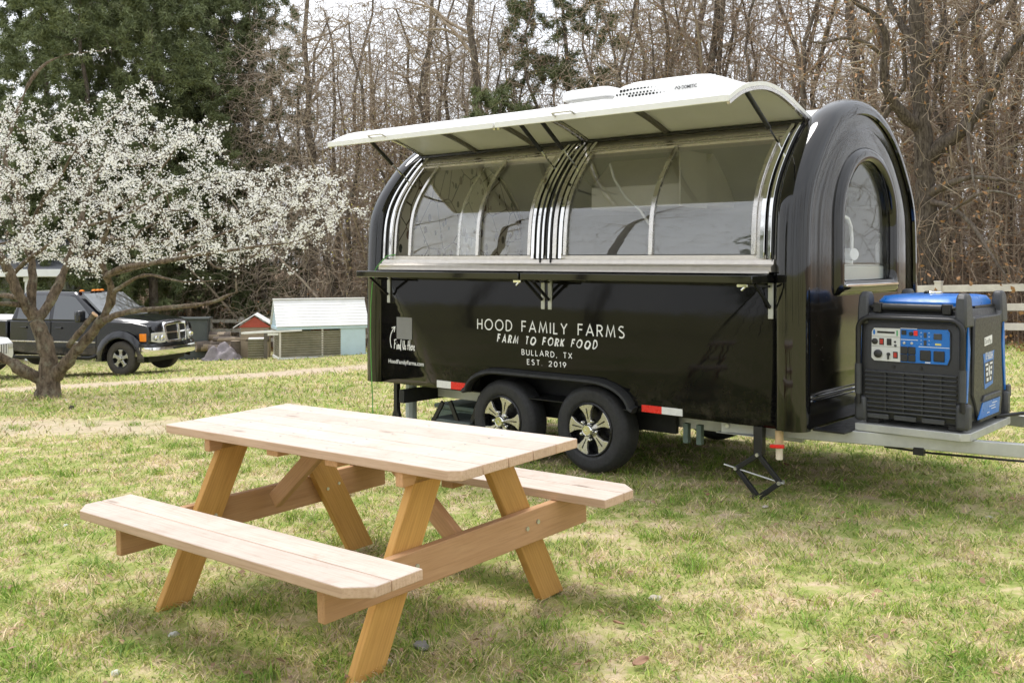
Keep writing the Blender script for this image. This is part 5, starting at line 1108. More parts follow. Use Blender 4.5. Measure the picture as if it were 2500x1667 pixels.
# grey utility cabinet behind the truck nose
x_, y_, _ = px_pt(462, 850, 31); UC = empty('utility_cabinet', (x_, y_, gz(x_, y_)), R(8)); tag(UC, 'dark grey green metal cabinet standing behind the truck nose', 'cabinet')
Mcab = mat('cabinet_grey', (.075, .085, .082), .6, .1, .1, 4); MB().bx(-.55, .55, 0, .6, 0, 1.25).build('body', Mcab, UC, bevel=.015); MB().bx(-.6, .6, -.06, .66, 1.252, 1.30).build('lid', Mcab, UC, bevel=.01); MB().bx(-.5, -.02, -.015, -.002, .08, 1.15).build('door', Mcab, UC, bevel=.004); MB().bx(.02, .5, -.015, -.002, .08, 1.15).build('door', Mcab, UC, bevel=.004)
# porch of a house far left, mostly behind the blossom
x_, y_, _ = px_pt(72, 800, 33); PO = empty('house', (x_, y_, gz(x_, y_)), R(12)); tag(PO, 'white house porch with slender post half hidden behind the blossom', 'house')
Mwh = mat('house_white', (.74, .76, .77), .5, 0, .05, 5); Mhr = mat('house_shingles', (.16, .165, .18), .8, 0, .2, 12)
MB().bx(-9, .8, 1.5, 6, 0, 2.9).build('wall', mat('house_grey_siding', (.42, .44, .46), .6, 0, .08, 3), PO); MB().prism([(-.5, 3.05), (3.7, 4.1), (7.9, 3.05), (7.9, 3.0), (-.5, 3.0)], -9.6, 1.1, lambda a, b, h: (h, a, b)).build('roof', Mhr, PO)
MB().bx(-9.6, 1.1, -.56, -.44, 2.78, 3.02).build('fascia', Mwh, PO, bevel=.01); MB().bx(-9.5, 1.0, -.42, 1.5, 2.76, 2.80).build('soffit', Mwh, PO)
for x in (-6, -3, 0): MB().box((x, -.25, 1.38), (.13, .13, 2.76)).box((x, -.25, 2.68), (.2, .2, .14)).build('porch_post', Mwh, PO, bevel=.006)
for x in (-5, -2): wn = MB().bx(x - .45, x + .45, 1.46, 1.498, 1.0, 2.2).build('window', Mwh, PO); MB().bx(x - .38, x + .38, 1.45, 1.459, 1.07, 2.13).build('pane', M_tglass, wn)
# ------------------------------------------------------------------ trees
def grow(limbs, targets, tip_r, step=.25, pw=.42, wig=.12, seed=1, inertia=.55):
    """limbs: list of polylines [(x,y,z,r)...]; each must start near an earlier node (the first is the trunk).
    targets are joined one after another to the nearest node. returns arrays pos, parent, radius"""
    g = np.random.default_rng(seed); cap = 60000
    P = np.zeros((cap, 3)); par = np.full(cap, -1, int); D = np.zeros((cap, 3)); fix = np.zeros(cap); lid = np.full(cap, -1, int); n = 0; tips = []
    for li, L_ in enumerate(limbs):
        L_ = np.array(L_, float); d = np.r_[0, np.cumsum(np.linalg.norm(np.diff(L_[:, :3], axis=0), axis=1))]
        m = max(2, int(d[-1] / step) + 1); t = np.linspace(0, d[-1], m); Q = np.stack([np.interp(t, d, L_[:, i]) for i in range(4)], 1)
        Q[1:-1, :3] += g.normal(0, wig * .12, (m - 2, 3)) * np.minimum(1, Q[1:-1, 3:4] * 12) if m > 2 else 0
        prev = -1 if li == 0 else int(np.argmin(((P[:n] - Q[0, :3]) ** 2).sum(1)))
        for q in Q:
            P[n] = q[:3]; par[n] = prev; fix[n] = q[3]; lid[n] = li
            D[n] = (q[:3] - P[prev]) if prev >= 0 else (0, 0, 1); D[n] /= (np.linalg.norm(D[n]) + 1e-9); prev = n; n += 1
    for T_ in targets:
        d2 = ((P[:n] - T_) ** 2).sum(1); k = int(np.argmin(d2)); L_ = math.sqrt(d2[k])
        if L_ < step * .3: continue
        a = P[k]; c = a + D[k] * L_ * inertia + g.normal(0, wig, 3) * L_ * .5; m = max(2, min(9, int(L_ / step) + 1)); prev = k
        if n + m >= cap: break
        for j in range(1, m + 1):
            t = j / m; q = a * (1 - t) ** 2 + c * 2 * t * (1 - t) + T_ * t * t + (g.normal(0, wig * .25, 3) * step if j < m else 0)
            P[n] = q; par[n] = prev; D[n] = q - P[prev]; D[n] /= (np.linalg.norm(D[n]) + 1e-9); prev = n; n += 1
        tips.append(prev)
    P, par, fix = P[:n], par[:n], fix[:n]; grow.lid = lid[:n]
    cnt = np.zeros(n); kids = np.bincount(par[par >= 0], minlength=n); cnt[kids == 0] = 1
    for i in range(n - 1, 0, -1):
        if par[i] >= 0: cnt[par[i]] += cnt[i]
    rad = np.where(fix > 0, fix, tip_r * np.maximum(cnt, 1) ** pw)
    for i in range(1, n):
        if par[i] >= 0: rad[i] = min(rad[i], rad[par[i]] * (1.0 if fix[i] == 0 else 9))
    return P, par, rad, tips
def tree_mesh(P, par, rad, lo=3, mid=5, hi=9, r_mid=.012, r_hi=.045, skip=None):
    if skip is not None: par = np.where(skip, -1, par)
    V = []; F = []; nb = 0; n = len(P)
    for cls, k in ((0, lo), (1, mid), (2, hi)):
        i = np.arange(1, n); i = i[par[i] >= 0]; c = np.where(rad[i] >= r_hi, 2, np.where(rad[i] >= r_mid, 1, 0)); i = i[c == cls]
        if len(i) == 0: continue
        a = P[par[i]]; b = P[i]; d = b - a; d /= (np.linalg.norm(d, axis=1)[:, None] + 1e-9)
        # start direction follows the parent's own direction so joints close
        ref = np.where(np.abs(d[:, 2:3]) < .95, np.array([[0, 0, 1.]]), np.array([[1., 0, 0]]))
        u = np.cross(d, ref); u /= np.linalg.norm(u, axis=1)[:, None]; w = np.cross(d, u)
        ra = np.minimum(rad[par[i]], rad[i] * 1.35); rb = rad[i]; th = np.arange(k) * 2 * np.pi / k
        ring = np.cos(th)[None, :, None] * u[:, None] + np.sin(th)[None, :, None] * w[:, None]
        A = (a - d * ra[:, None] * .25)[:, None] + ring * ra[:, None, None]; B = (b + d * rb[:, None] * .2)[:, None] + ring * rb[:, None, None]
        m = len(i); V.append(np.concatenate([A, B], 1).reshape(-1, 3)); base = nb + np.arange(m)[:, None] * 2 * k; j = np.arange(k); j2 = (j + 1) % k
        q = np.stack([base + j, base + j2, base + k + j2, base + k + j], -1).reshape(-1, 4); F.append(q); nb += m * 2 * k
    return np.concatenate(V), np.concatenate(F)
def bark(name, c0, c1, sc=14, lichen=None, stretch=.35):
    t = NT(name); c = t.coord('Object', (1, 1, stretch)); n1 = t.noise(c, sc, 6, .7); col = t.ramp(n1, [(.36, c0), (.62, c1)])
    if lichen: col = t.mix(t.ramp(t.noise(t.coord('Object'), sc * .35, 5, .7), [(.52, 0.0), (.66, .7)]), col, lichen)
    t.set(Base_Color=col, Roughness=.9, Specular_IOR_Level=.2); t.bump(t.noise(c, sc * 1.8, 6, .7), 1.0, .05); return t.m
M_plum = bark('plum_bark', (.07, .052, .038), (.27, .21, .155), 20, (.34, .33, .25))
M_twig = bark('pale_twig_bark', (.27, .21, .155), (.49, .405, .32), 6, (.44, .41, .31))
M_twig2 = bark('brown_twig_bark', (.235, .165, .115), (.42, .315, .23), 6)
M_trunk = bark('grey_trunk_bark', (.075, .06, .048), (.20, .165, .135), 12, (.22, .21, .17))
M_oak = bark('dark_oak_bark', (.045, .036, .029), (.18, .15, .122), 26, None, .22)

# ---- blossoming plum, depth about 14 m
PD = 14.2
def pp3(px, py, dy=0.0): Y = PD + dy; return ((px - 1250) / 2430 * Y, Y, 1.5 - (py - 632) / 2430 * Y)
def limb(pts, dy0=0, dy1=0):
    out = []; n = len(pts)
    for k, (px, py, rp) in enumerate(pts):
        dy = dy0 + (dy1 - dy0) * k / (n - 1); out.append((*pp3(px, py, dy), rp * (.88 if k or py < 900 else 1.0) * (PD + dy) / 2430))
    return out
PL = [limb([(118, 985, 34), (118, 955, 28), (119, 925, 26), (118, 868, 23), (108, 830, 22), (98, 806, 21), (86, 782, 20)]),
 limb([(84, 778, 17), (66, 748, 15), (50, 722, 15), (19, 657, 13), (0, 623, 12), (-40, 560, 11), (-70, 500, 9), (-60, 420, 7)], 0, -.5),
 limb([(82, 776, 15), (77, 726, 13), (82, 676, 12), (76, 638, 11), (68, 580, 10), (62, 520, 9), (40, 450, 8), (12, 400, 7), (20, 330, 6), (45, 262, 5), (77, 191, 4), (111, 153, 3), (160, 134, 2.5), (268, 122, 1.5)], 0, .6),
 limb([(92, 778, 14), (115, 753, 13), (142, 700, 12), (158, 660, 11), (182, 593, 9), (196, 550, 8), (206, 500, 7), (226, 440, 6), (262, 400, 5)], 0, .9),
 limb([(135, 915, 16), (150, 900, 17), (172, 874, 15), (214, 826, 14), (249, 784, 13), (268, 742, 11), (276, 711, 11), (266, 686, 10), (254, 668, 9), (246, 640, 7), (250, 590, 6), (270, 540, 5), (262, 480, 4)], 0, -.9),
 limb([(168, 845, 8), (178, 828, 9), (195, 812, 8), (207, 795, 8), (232, 767, 8)], -.3, -.5),
 limb([(255, 782, 10), (291, 765, 8), (344, 757, 7), (421, 751, 7), (498, 743, 6), (536, 734, 6), (551, 721, 6), (582, 713, 4)], -.5, -1.0),
 limb([(578, 714, 3), (576, 690, 2.5), (575, 668, 2)], -1, -1),
 limb([(279, 712, 7), (306, 694, 5), (333, 676, 5), (367, 669, 4), (413, 682, 3.5), (459, 690, 2.5), (540, 684, 2)], -.7, -1.4),
 limb([(262, 672, 9), (299, 652, 9), (345, 646, 7), (420, 636, 6), (480, 622, 5), (560, 612, 4), (640, 600, 3), (720, 592, 2.5), (790, 560, 2)], -.8, -1.6),
 limb([(252, 676, 7), (306, 661, 6), (364, 646, 6), (430, 625, 5), (520, 580, 4), (610, 545, 3), (700, 520, 2.5), (780, 470, 2)], -.7, .4),
 limb([(200, 640, 6), (150, 640, 7), (250, 612, 5), (310, 605, 4.5), (400, 588, 4), (470, 560, 3), (540, 520, 2.5)], .5, 1.4),
 limb([(100, 925, 15), (82, 920, 15), (57, 906, 15), (23, 879, 14), (-10, 868, 13), (-60, 850, 11), (-120, 800, 9), (-160, 700, 7)], 0, -.6),
 limb([(64, 748, 8), (30, 741, 7), (0, 742, 6), (-40, 735, 5)], 0, -.8), limb([(55, 728, 8), (20, 722, 7), (-10, 720, 6)], 0, .6),
 limb([(30, 672, 7), (60, 640, 6), (100, 612, 5), (170, 560, 4), (240, 545, 4), (320, 520, 3), (400, 470, 2.5)], .2, -1.2),
 limb([(190, 560, 5), (240, 520, 5), (300, 500, 4), (370, 440, 3), (420, 380, 2.5), (440, 320, 2)], .6, .2),
 limb([(70, 560, 6), (110, 480, 5), (150, 430, 4), (180, 370, 3), (240, 320, 2.5), (320, 250, 2)], .4, -.8)]
def in_poly(x, y, poly):
    c = np.zeros(len(x), bool); n = len(poly)
    for i in range(n):
        (x1, y1), (x2, y2) = poly[i], poly[(i + 1) % n]
        c ^= ((y1 > y) != (y2 > y)) & (x < (x2 - x1) * (y - y1) / (y2 - y1 + 1e-12) + x1)
    return c
# crown: outline seen from the yard turned into a volume about 4 m deep
CR = [(-260, 330), (-80, 250), (30, 232), (130, 252), (230, 255), (300, 215), (370, 190), (430, 195), (400, 260), (470, 300), (545, 300), (560, 345), (520, 400), (600, 410), (680, 420), (760, 400), (850, 450), (830, 545), (760, 590), (680, 640), (560, 655), (470, 650), (380, 640), (250, 640), (210, 690), (150, 640), (60, 640), (-80, 640), (-260, 600)]
def crown_targets(n, g):
    out = []
    while len(out) < n:
        x = g.uniform(-260, 850, 4000); y = g.uniform(190, 690, 4000); k = in_poly(x, y, CR) & (g.random(4000) < np.clip(.35 + (y - 200) / 280, .2, 1))
        for a, b in zip(x[k], y[k]):
            dep = 1.9 * math.sqrt(max(.08, 1 - ((a - 230) / 650) ** 2)) * min(1.0, (b - 120) / 260); out.append(pp3(a, b, g.uniform(-dep, dep)))
    P_ = np.array(out[:n]); c = np.array(pp3(110, 780)); return P_[np.argsort(((P_ - c) ** 2).sum(1) * (.6 + .8 * g.random(n)))]
g5 = np.random.default_rng(5)
tg = crown_targets(1950, g5)
_cen = np.array(pp3(230, 470)); _ex = crown_targets(260, g5); _ex = _ex + (_ex - _cen) * g5.uniform(.06, .22, (260, 1)); tg = np.concatenate([tg, _ex])      # stray sprays break the outline
Pp, parp, radp, tips = grow(PL, tg, .0032, step=.14, pw=.40, wig=.16, seed=3); plid = grow.lid
zb = gz(pp3(118, 970)[0], PD)
PLT = empty('plum_tree', (pp3(118, 970)[0], PD, zb)); tag(PLT, 'old spreading plum tree covered in white blossom at the left', 'tree')
off_ = np.array([PLT.location.x, PLT.location.y, zb])
# trunk and main limbs as smooth tubes, twigs as one crown of branches
nl = len(PL)
for k, L_ in enumerate(PL):
    A = np.array(L_); d = np.r_[0, np.cumsum(np.linalg.norm(np.diff(A[:, :3], axis=0), axis=1))]; m_ = max(6, int(d[-1] / .07)); t = np.linspace(0, d[-1], m_)
    # Catmull-like smoothing by double interpolation
    Q = np.stack([np.interp(t, d, A[:, i]) for i in range(4)], 1)
    for _ in range(3): Q[1:-1] = Q[1:-1] * .5 + (Q[:-2] + Q[2:]) * .25
    gg = np.random.default_rng(k); big = Q[0, 3] > .05
    Q[1:-1, :3] += gg.normal(0, .05, (m_ - 2, 3)) * Q[1:-1, 3:4]; Q[:, 3] *= 1 + gg.normal(0, .07, m_)
    if k not in (0, 5): Q[-4:, 3] *= np.array([.85, .7, .5, .25])
    mb = MB(); mb.tube([tuple(q[:3] - off_) for q in Q], [float(q[3]) for q in Q], 16 if big else 9)
    if big:                                              # knobbly bark
        vv = []
        from mathutils import noise as N_
        for v in mb.v:
            nz_ = N_.fractal(Vector(v) * 6, 1, 2, 3) * .022; q = Q[np.argmin(((Q[:, :3] - off_ - np.array(v)) ** 2).sum(1)), :3] - off_; dd = Vector(v) - Vector(q); vv.append(tuple(Vector(v) + (dd.normalized() * nz_ if dd.length > 1e-6 else Vector())))
        mb.v = vv
    o = mb.build('trunk' if k == 0 else ('cut_stub' if k == 5 else 'limb'), M_plum, PLT, smooth=70)
_cs = Vector(pp3(232, 767, -.5)); _cd = (_cs - Vector(pp3(207, 795, -.5))).normalized()
MB().tube([tuple(_cs - Vector(off_) - _cd * .01), tuple(_cs - Vector(off_) + _cd * .006)], .047, 14).build('cut_face', mat('fresh_cut_wood', (.60, .40, .24), .7, 0, .12, 30), PLT)
nm = sum(1 for _ in ())
nfix = np.argmax(np.arange(len(Pp)) >= 0)
V_, F_ = tree_mesh(Pp, parp, radp, skip=plid >= 0); 
o = np_mesh('branches', V_ - off_, F_, M_plum, PLT, smooth=True)
tag(o, 'tangle of thin dark twigs', kind='stuff')
# blossoms: five-petalled flowers in tight clusters strung along the outer twigs
def blossoms(n, seed):
    g = np.random.default_rng(seed); thin = np.where((radp < .012) & (parp >= 0))[0]
    thin = thin[Pp[thin, 2] > 1.05]
    # mostly inside the crown, sparse on the low bare limbs
    c = g.choice(thin, n); t = g.random(n)[:, None]; base = Pp[parp[c]] * (1 - t) + Pp[c] * t
    dirn = g.normal(0, 1, (n, 3)); dirn /= np.linalg.norm(dirn, axis=1)[:, None]; cen = base + dirn * g.uniform(.006, .024, (n, 1))
    return cen, dirn, g
def make_flowers():
    cen, dirn, g = blossoms(10200, 11)
    k = g.integers(2, 6, len(cen)); rep = np.repeat(np.arange(len(cen)), k); C_ = cen[rep] + g.normal(0, .024, (len(rep), 3)); Dn = dirn[rep] + g.normal(0, .7, (len(rep), 3)); Dn /= np.linalg.norm(Dn, axis=1)[:, None]
    m = len(C_); ref = np.where(np.abs(Dn[:, 2:3]) < .9, np.array([[0, 0, 1.]]), np.array([[1., 0, 0]])); u = np.cross(Dn, ref); u /= np.linalg.norm(u, axis=1)[:, None]; w = np.cross(Dn, u)
    s = g.uniform(.0098, .0152, (m, 1)); V = [C_ - Dn * s * .3]; ph = g.random(m) * 6.28
    for j in range(5):
        for (aa, rr, lift) in ((-.5, .85, .30), (0, 1.12, .42), (.5, .85, .30)):
            a = (ph + 2 * np.pi * j / 5 + aa * .95)[:, None]; V.append(C_ + (np.cos(a) * u + np.sin(a) * w) * s * rr + Dn * s * lift)
    V = np.stack(V, 1).reshape(-1, 3); b = np.arange(m)[:, None] * 16
    F_ = np.concatenate([b + np.array([0, 1 + 3 * j, 2 + 3 * j, 3 + 3 * j]) for j in range(5)], 0); return V, F_
V_, F_ = make_flowers()
_t = NT('plum_petals'); _c = _t.coord('Object'); _col = _t.ramp(_t.noise(_c, 40, 2), [(.3, (.90, .90, .86)), (.7, (.95, .95, .94))]); _t.set(Base_Color=_col, Roughness=.6, Specular_IOR_Level=.2)
_tr = _t.n('BsdfTranslucent'); _t.l(_col, _tr.inputs[0]); _ms = _t.n('MixShader'); _ms.inputs[0].default_value = .22; _t.l(_t.b.outputs[0], _ms.inputs[1]); _t.l(_tr.outputs[0], _ms.inputs[2]); _t.l(_ms.outputs[0], _t.out.inputs['Surface'])
o = np_mesh('blossom', V_ - off_, F_, _t.m, PLT); tag(o, 'dense clusters of white plum flowers', kind='stuff')
# ------------------------------------------------------------------ woods
def bare_tree_data(seed, H=13., r0=.16, spread=2.6, ntar=850, lean=0, low=.25, fork=None, tip=.0045):
    g = np.random.default_rng(seed); L_ = [(0, 0, -.3, r0 * 1.35)]; x = y = 0.0
    for k in range(1, 11):
        f = k / 10; x += g.normal(0, .22) + lean * .1; y += g.normal(0, .22); L_.append((x, y, H * f, r0 * (1 - .80 * f) + .01))
    limbs = [L_]
    for k in range(7):
        f = g.uniform(low, .85); b = np.array([np.interp(f * 10, range(11), [q[i] for q in L_]) for i in range(4)]); a = g.random() * 6.28; ln = spread * g.uniform(.7, 1.25) * (1.15 - f * .6); up = g.uniform(.35, 1.0)
        q = b[:3]; lm = [(*q, b[3] * .55)]; d = np.array([math.cos(a), math.sin(a), up])
        for j in range(1, 6): q = q + d * ln / 5 + g.normal(0, .10, 3); d[2] += .08; lm.append((*q, b[3] * .55 * (1 - .16 * j)))
        limbs.append(lm)
    z = H * (low + (1.02 - low) * g.random(ntar) ** .8); rr = spread * np.sqrt(g.random(ntar)) * (1.1 - .55 * (z / H)) ; a = g.random(ntar) * 6.28
    bx = np.interp(z, [q[2] for q in L_], [q[0] for q in L_]); by = np.interp(z, [q[2] for q in L_], [q[1] for q in L_])
    T_ = np.stack([bx + rr * np.cos(a), by + rr * np.sin(a), z + g.normal(0, .3, ntar)], 1); T_ = T_[np.argsort(rr + .3 * g.random(ntar))]
    return limbs, grow(limbs, T_, tip, step=.45, pw=.40, wig=.30, seed=seed, inertia=.35)
def crooked_leaves(P, tips, n, size, g):
    c = P[g.choice(tips, n)] + g.normal(0, .10, (n, 3)); u = g.normal(0, 1, (n, 3)); u /= np.linalg.norm(u, axis=1)[:, None]; w = np.cross(u, g.normal(0, 1, (n, 3))); w /= np.linalg.norm(w, axis=1)[:, None]; s = g.uniform(.6, 1.2, (n, 1)) * size
    V = np.stack([c - u * s, c + w * s * .5, c + u * s, c - w * s * .5 + np.cross(u, w) * s * .3], 1).reshape(-1, 3); return V, np.arange(n * 4).reshape(-1, 4)
M_dead = mat('dead_brown_leaf', (.30, .165, .075), .8, 0, .35, 1.5); M_yel = mat('yellow_bud', (.42, .36, .10), .7, 0, .25, 1.5)
PROTO = []
for sd_, H_, r_, sp_, nt_, low_, mt in ((21, 15, .12, 2.6, 1500, .22, M_twig), (22, 13, .095, 2.3, 1500, .10, M_twig2), (23, 16, .17, 3.2, 1700, .25, M_twig), (24, 7.5, .05, 2.4, 1900, .02, M_twig2), (25, 10, .065, 2.3, 1900, .05, M_twig), (26, 11, .10, 3.4, 3600, .04, M_twig)):
    limbs_, (P_, par_, rad_, tp_s) = bare_tree_data(sd_, H_, r_, sp_, nt_, low=low_); big = rad_ > .045
    V_, F_ = tree_mesh(P_, par_, rad_, hi=8, skip=grow.lid == 0)
    A = np.array(limbs_[0]); mtk = MB().tube([tuple(q[:3]) for q in A], [float(q[3]) * 1.02 for q in A], 10).build('trunk', M_trunk, None, smooth=70); mbr = np_mesh('branches', V_, F_, mt, None, smooth=True)
    g_ = np.random.default_rng(sd_); lv, lf = crooked_leaves(P_, tp_s, 420, .045, g_); mlv = np_mesh('leaves', lv, lf, M_dead if sd_ % 2 else M_yel, None)
    PROTO.append((mtk.data, mbr.data, mlv.data)); 
    for q in (mtk, mbr, mlv): bpy.data.objects.remove(q)
def put_tree(k, x, y, s, rz, label, name='bare_tree', group=None, leaves=True, cat='tree', tilt=0):
    t = empty(name, (x, y, gz(x, y)), rz); t.scale = (s, s, s); t.rotation_euler = (tilt, 0, rz); tag(t, label, cat, group)
    for nm_, me in zip(('trunk', 'branches', 'leaves'), PROTO[k]):
        if nm_ == 'leaves' and not leaves: continue
        o = bpy.data.objects.new(nm_, me); C.objects.link(o); o.parent = t
        if nm_ != 'trunk': o['kind'] = 'stuff'
    return t
g8 = np.random.default_rng(80)
def at_px(px, Y): return (px - 1250) / 2430 * Y, Y
GRP = 'bare trees of the wood behind the fence'
ZN = [(420, 'bare tree in the wood at the far left, behind plum and house'), (900, 'bare tree in the wood above the truck hood and the coop'), (1300, 'bare tree in the wood above the left hatch lid'), (1700, 'bare tree in the wood above the right hatch lid and vent'), (2150, 'bare tree in the wood right behind the front arch'), (9999, 'bare tree in the wood at the far right beyond the oak')]
n_t = 0
for px in np.linspace(-60, 2620, 42):
    for row in range(3):
        Yf = 28.9 / (1 + .98 * ((px - 1250) / 2430)); Y = Yf + 2.0 + row * 6 + g8.uniform(0, 5); xx, yy = at_px(px + g8.uniform(-30, 30), Y)
        k = int(g8.choice([0, 1, 2, 3, 4], p=[.14, .18, .08, .33, .27])); put_tree(k, xx, yy, g8.uniform(.8, 1.2), g8.random() * 6.28, next(l for q, l in ZN if px < q), group=GRP + next(' %d' % i for i, (q, l) in enumerate(ZN) if px < q) * 0 + next(', ' + l.split('wood ')[1] for q, l in ZN if px < q), leaves=g8.random() < .5, tilt=g8.normal(0, .04)); n_t += 1
# named bare trees that stand out
for px, Y, k, s, lb in ((1690, 30, 0, 1.25, 'tall leaning bare tree above the roof vent of the trailer'), (2010, 27, 2, 1.1, 'dark straight bare trunk rising behind the front arch of the trailer'), (2425, 24, 0, 1.2, 'tall thin bare trunk at the right edge beyond the big oak'), (980, 34, 3, 1.1, 'brown twiggy shrub-like tree behind the left hatch lid')):
    xx, yy = at_px(px, Y); put_tree(k, xx, yy, s, px * .01, lb)
for i_, (px, Y, s_) in enumerate(((640, 41, 1.1), (720, 38.5, 1.1), (800, 38, 1.15), (880, 35.5, 1.05), (960, 38, 1.15), (1050, 34, 1.1), (1130, 36, 1.15), (1480, 33, 1.0), (1620, 31, .95), (1820, 31, 1.0))):
    xx, yy = at_px(px, Y); put_tree(5, xx, yy, s_, i_ * 1.7, ['densely twiggy brown tree right of the tall evergreens', 'densely twiggy brown tree above the hen house', 'densely twiggy brown tree above the coop roof', 'densely twiggy brown tree left of the hatch lid tip', 'densely twiggy brown tree above the left lid handle', 'densely twiggy brown tree above the middle of the left lid', 'densely twiggy brown tree left of the bright young cedar', 'densely twiggy tree behind the roof vent', 'densely twiggy tree behind the roof air conditioner', 'densely twiggy tree above the right end of the hatch'][i_], leaves=False, name='twiggy_tree')
# deep woods: thinner stems farther off, one mass
def stems(n, y0, y1, h0, h1, r0, seed, curve=.25, seg=4, xm=.72, mix=None):
    g = np.random.default_rng(seed); a = g.uniform(-xm, xm, n); Yf = 28.9 / (1 + .98 * a); Y = Yf + y0 + (y1 - y0) * g.random(n) ** 1.2; X = a * Y; Z = GZ(X, Y) - .1
    h = g.uniform(h0, h1, n); az = g.random(n) * 6.28; bend = curve * h * g.random(n); pts = []
    for j in range(seg + 1):
        t = j / seg; pts.append(np.stack([X + np.cos(az) * bend * t * t + g.normal(0, .03, n) * h * .25 * (j > 0), Y + np.sin(az) * bend * t * t + g.normal(0, .03, n) * h * .25 * (j > 0), Z + h * t * (1 - .15 * curve * t)], 1))
    Pn = np.stack(pts, 1).reshape(-1, 3); par = np.arange(len(Pn)) - 1; par[::seg + 1] = -1; r = (r0 * g.uniform(.5, 1.3, (n, 1)) * (1 - .8 * np.arange(seg + 1)[None] / seg)).ravel(); return Pn, par, r
def sprays(Pn, par, n, ln, r0, seed, up=.5, seg=3):
    """side twigs sprouting from random places on stems"""
    g = np.random.default_rng(seed); ok = np.where(par >= 0)[0]; c = g.choice(ok, n); t = g.random(n)[:, None]; b = Pn[par[c]] * (1 - t) + Pn[c] * t; d = g.normal(0, 1, (n, 3)); d[:, 2] = np.abs(d[:, 2]) * up + .1; d /= np.linalg.norm(d, axis=1)[:, None]; L_ = ln * g.uniform(.4, 1.3, (n, 1)); pts = []
    for j in range(seg + 1): f = j / seg; pts.append(b + d * L_ * f + g.normal(0, .06, (n, 3)) * L_ * (j > 0) + np.array([0, 0, 1]) * L_ * .18 * f * f)
    Q = np.stack(pts, 1).reshape(-1, 3); pr = np.arange(len(Q)) - 1; pr[::seg + 1] = -1; return Q, pr, (r0 * (1 - .75 * np.arange(seg + 1)[None] / seg) * g.uniform(.6, 1.2, (n, 1))).ravel()
def mass(name, parts, m, label, cat):
    Vs, Fs, o_ = [], [], 0
    for P_, pr_, r_ in parts: v, f = tree_mesh(P_, pr_, r_, lo=3, mid=4, hi=7, r_mid=.02, r_hi=.07); Vs.append(v); Fs.append(f + o_); o_ += len(v)
    return tag(np_mesh(name, np.concatenate(Vs), np.concatenate(Fs), m, smooth=True), label, cat, kind='stuff')
A = stems(330, 12, 40, 9, 17, .085, 31, .12, 6); B = sprays(*A[:2], 9000, 2.4, .022, 32); B2 = sprays(*B[:2], 14000, 1.0, .011, 33)
mass('far_woods', [A, B, B2], M_twig, 'far off grey brown bare woods reading as one mass', 'woods')
A = stems(2600, .6, 9, 1.2, 4.2, .014, 41, .45, 4); B = sprays(*A[:2], 14000, .75, .006, 42, .35)
mass('brush', [A, B], M_twig2, 'tangled brown brush and saplings along the edge of the woods', 'brush')
A = stems(900, 1.5, 16, 3.5, 8, .028, 51, .25, 5); B = sprays(*A[:2], 12000, 1.1, .008, 52, .5)
mass('saplings', [A, B], M_twig, 'thicket of pale thin saplings between the trees', 'saplings')
# dead leaf scatter in the undergrowth
g9 = np.random.default_rng(9); n = 26000; a = g9.uniform(-.72, .72, n); Y = 28.9 / (1 + .98 * a) + g9.uniform(-1.5, 16, n); X = a * Y; Z = GZ(X, Y) + np.abs(g9.normal(0, .9, n)) * (g9.random(n) < .55) + .02
c = np.stack([X, Y, Z], 1); u = g9.normal(0, 1, (n, 3)); u /= np.linalg.norm(u, axis=1)[:, None]; w = np.cross(u, g9.normal(0, 1, (n, 3))); w /= np.linalg.norm(w, axis=1)[:, None]; s = g9.uniform(.03, .065, (n, 1))
tag(np_mesh('dead_leaves', np.stack([c - u * s, c + w * s * .6, c + u * s, c - w * s * .6], 1).reshape(-1, 3), np.arange(n * 4).reshape(-1, 4), M_dead), 'rusty dead leaves caught in the undergrowth', 'leaves', kind='stuff')
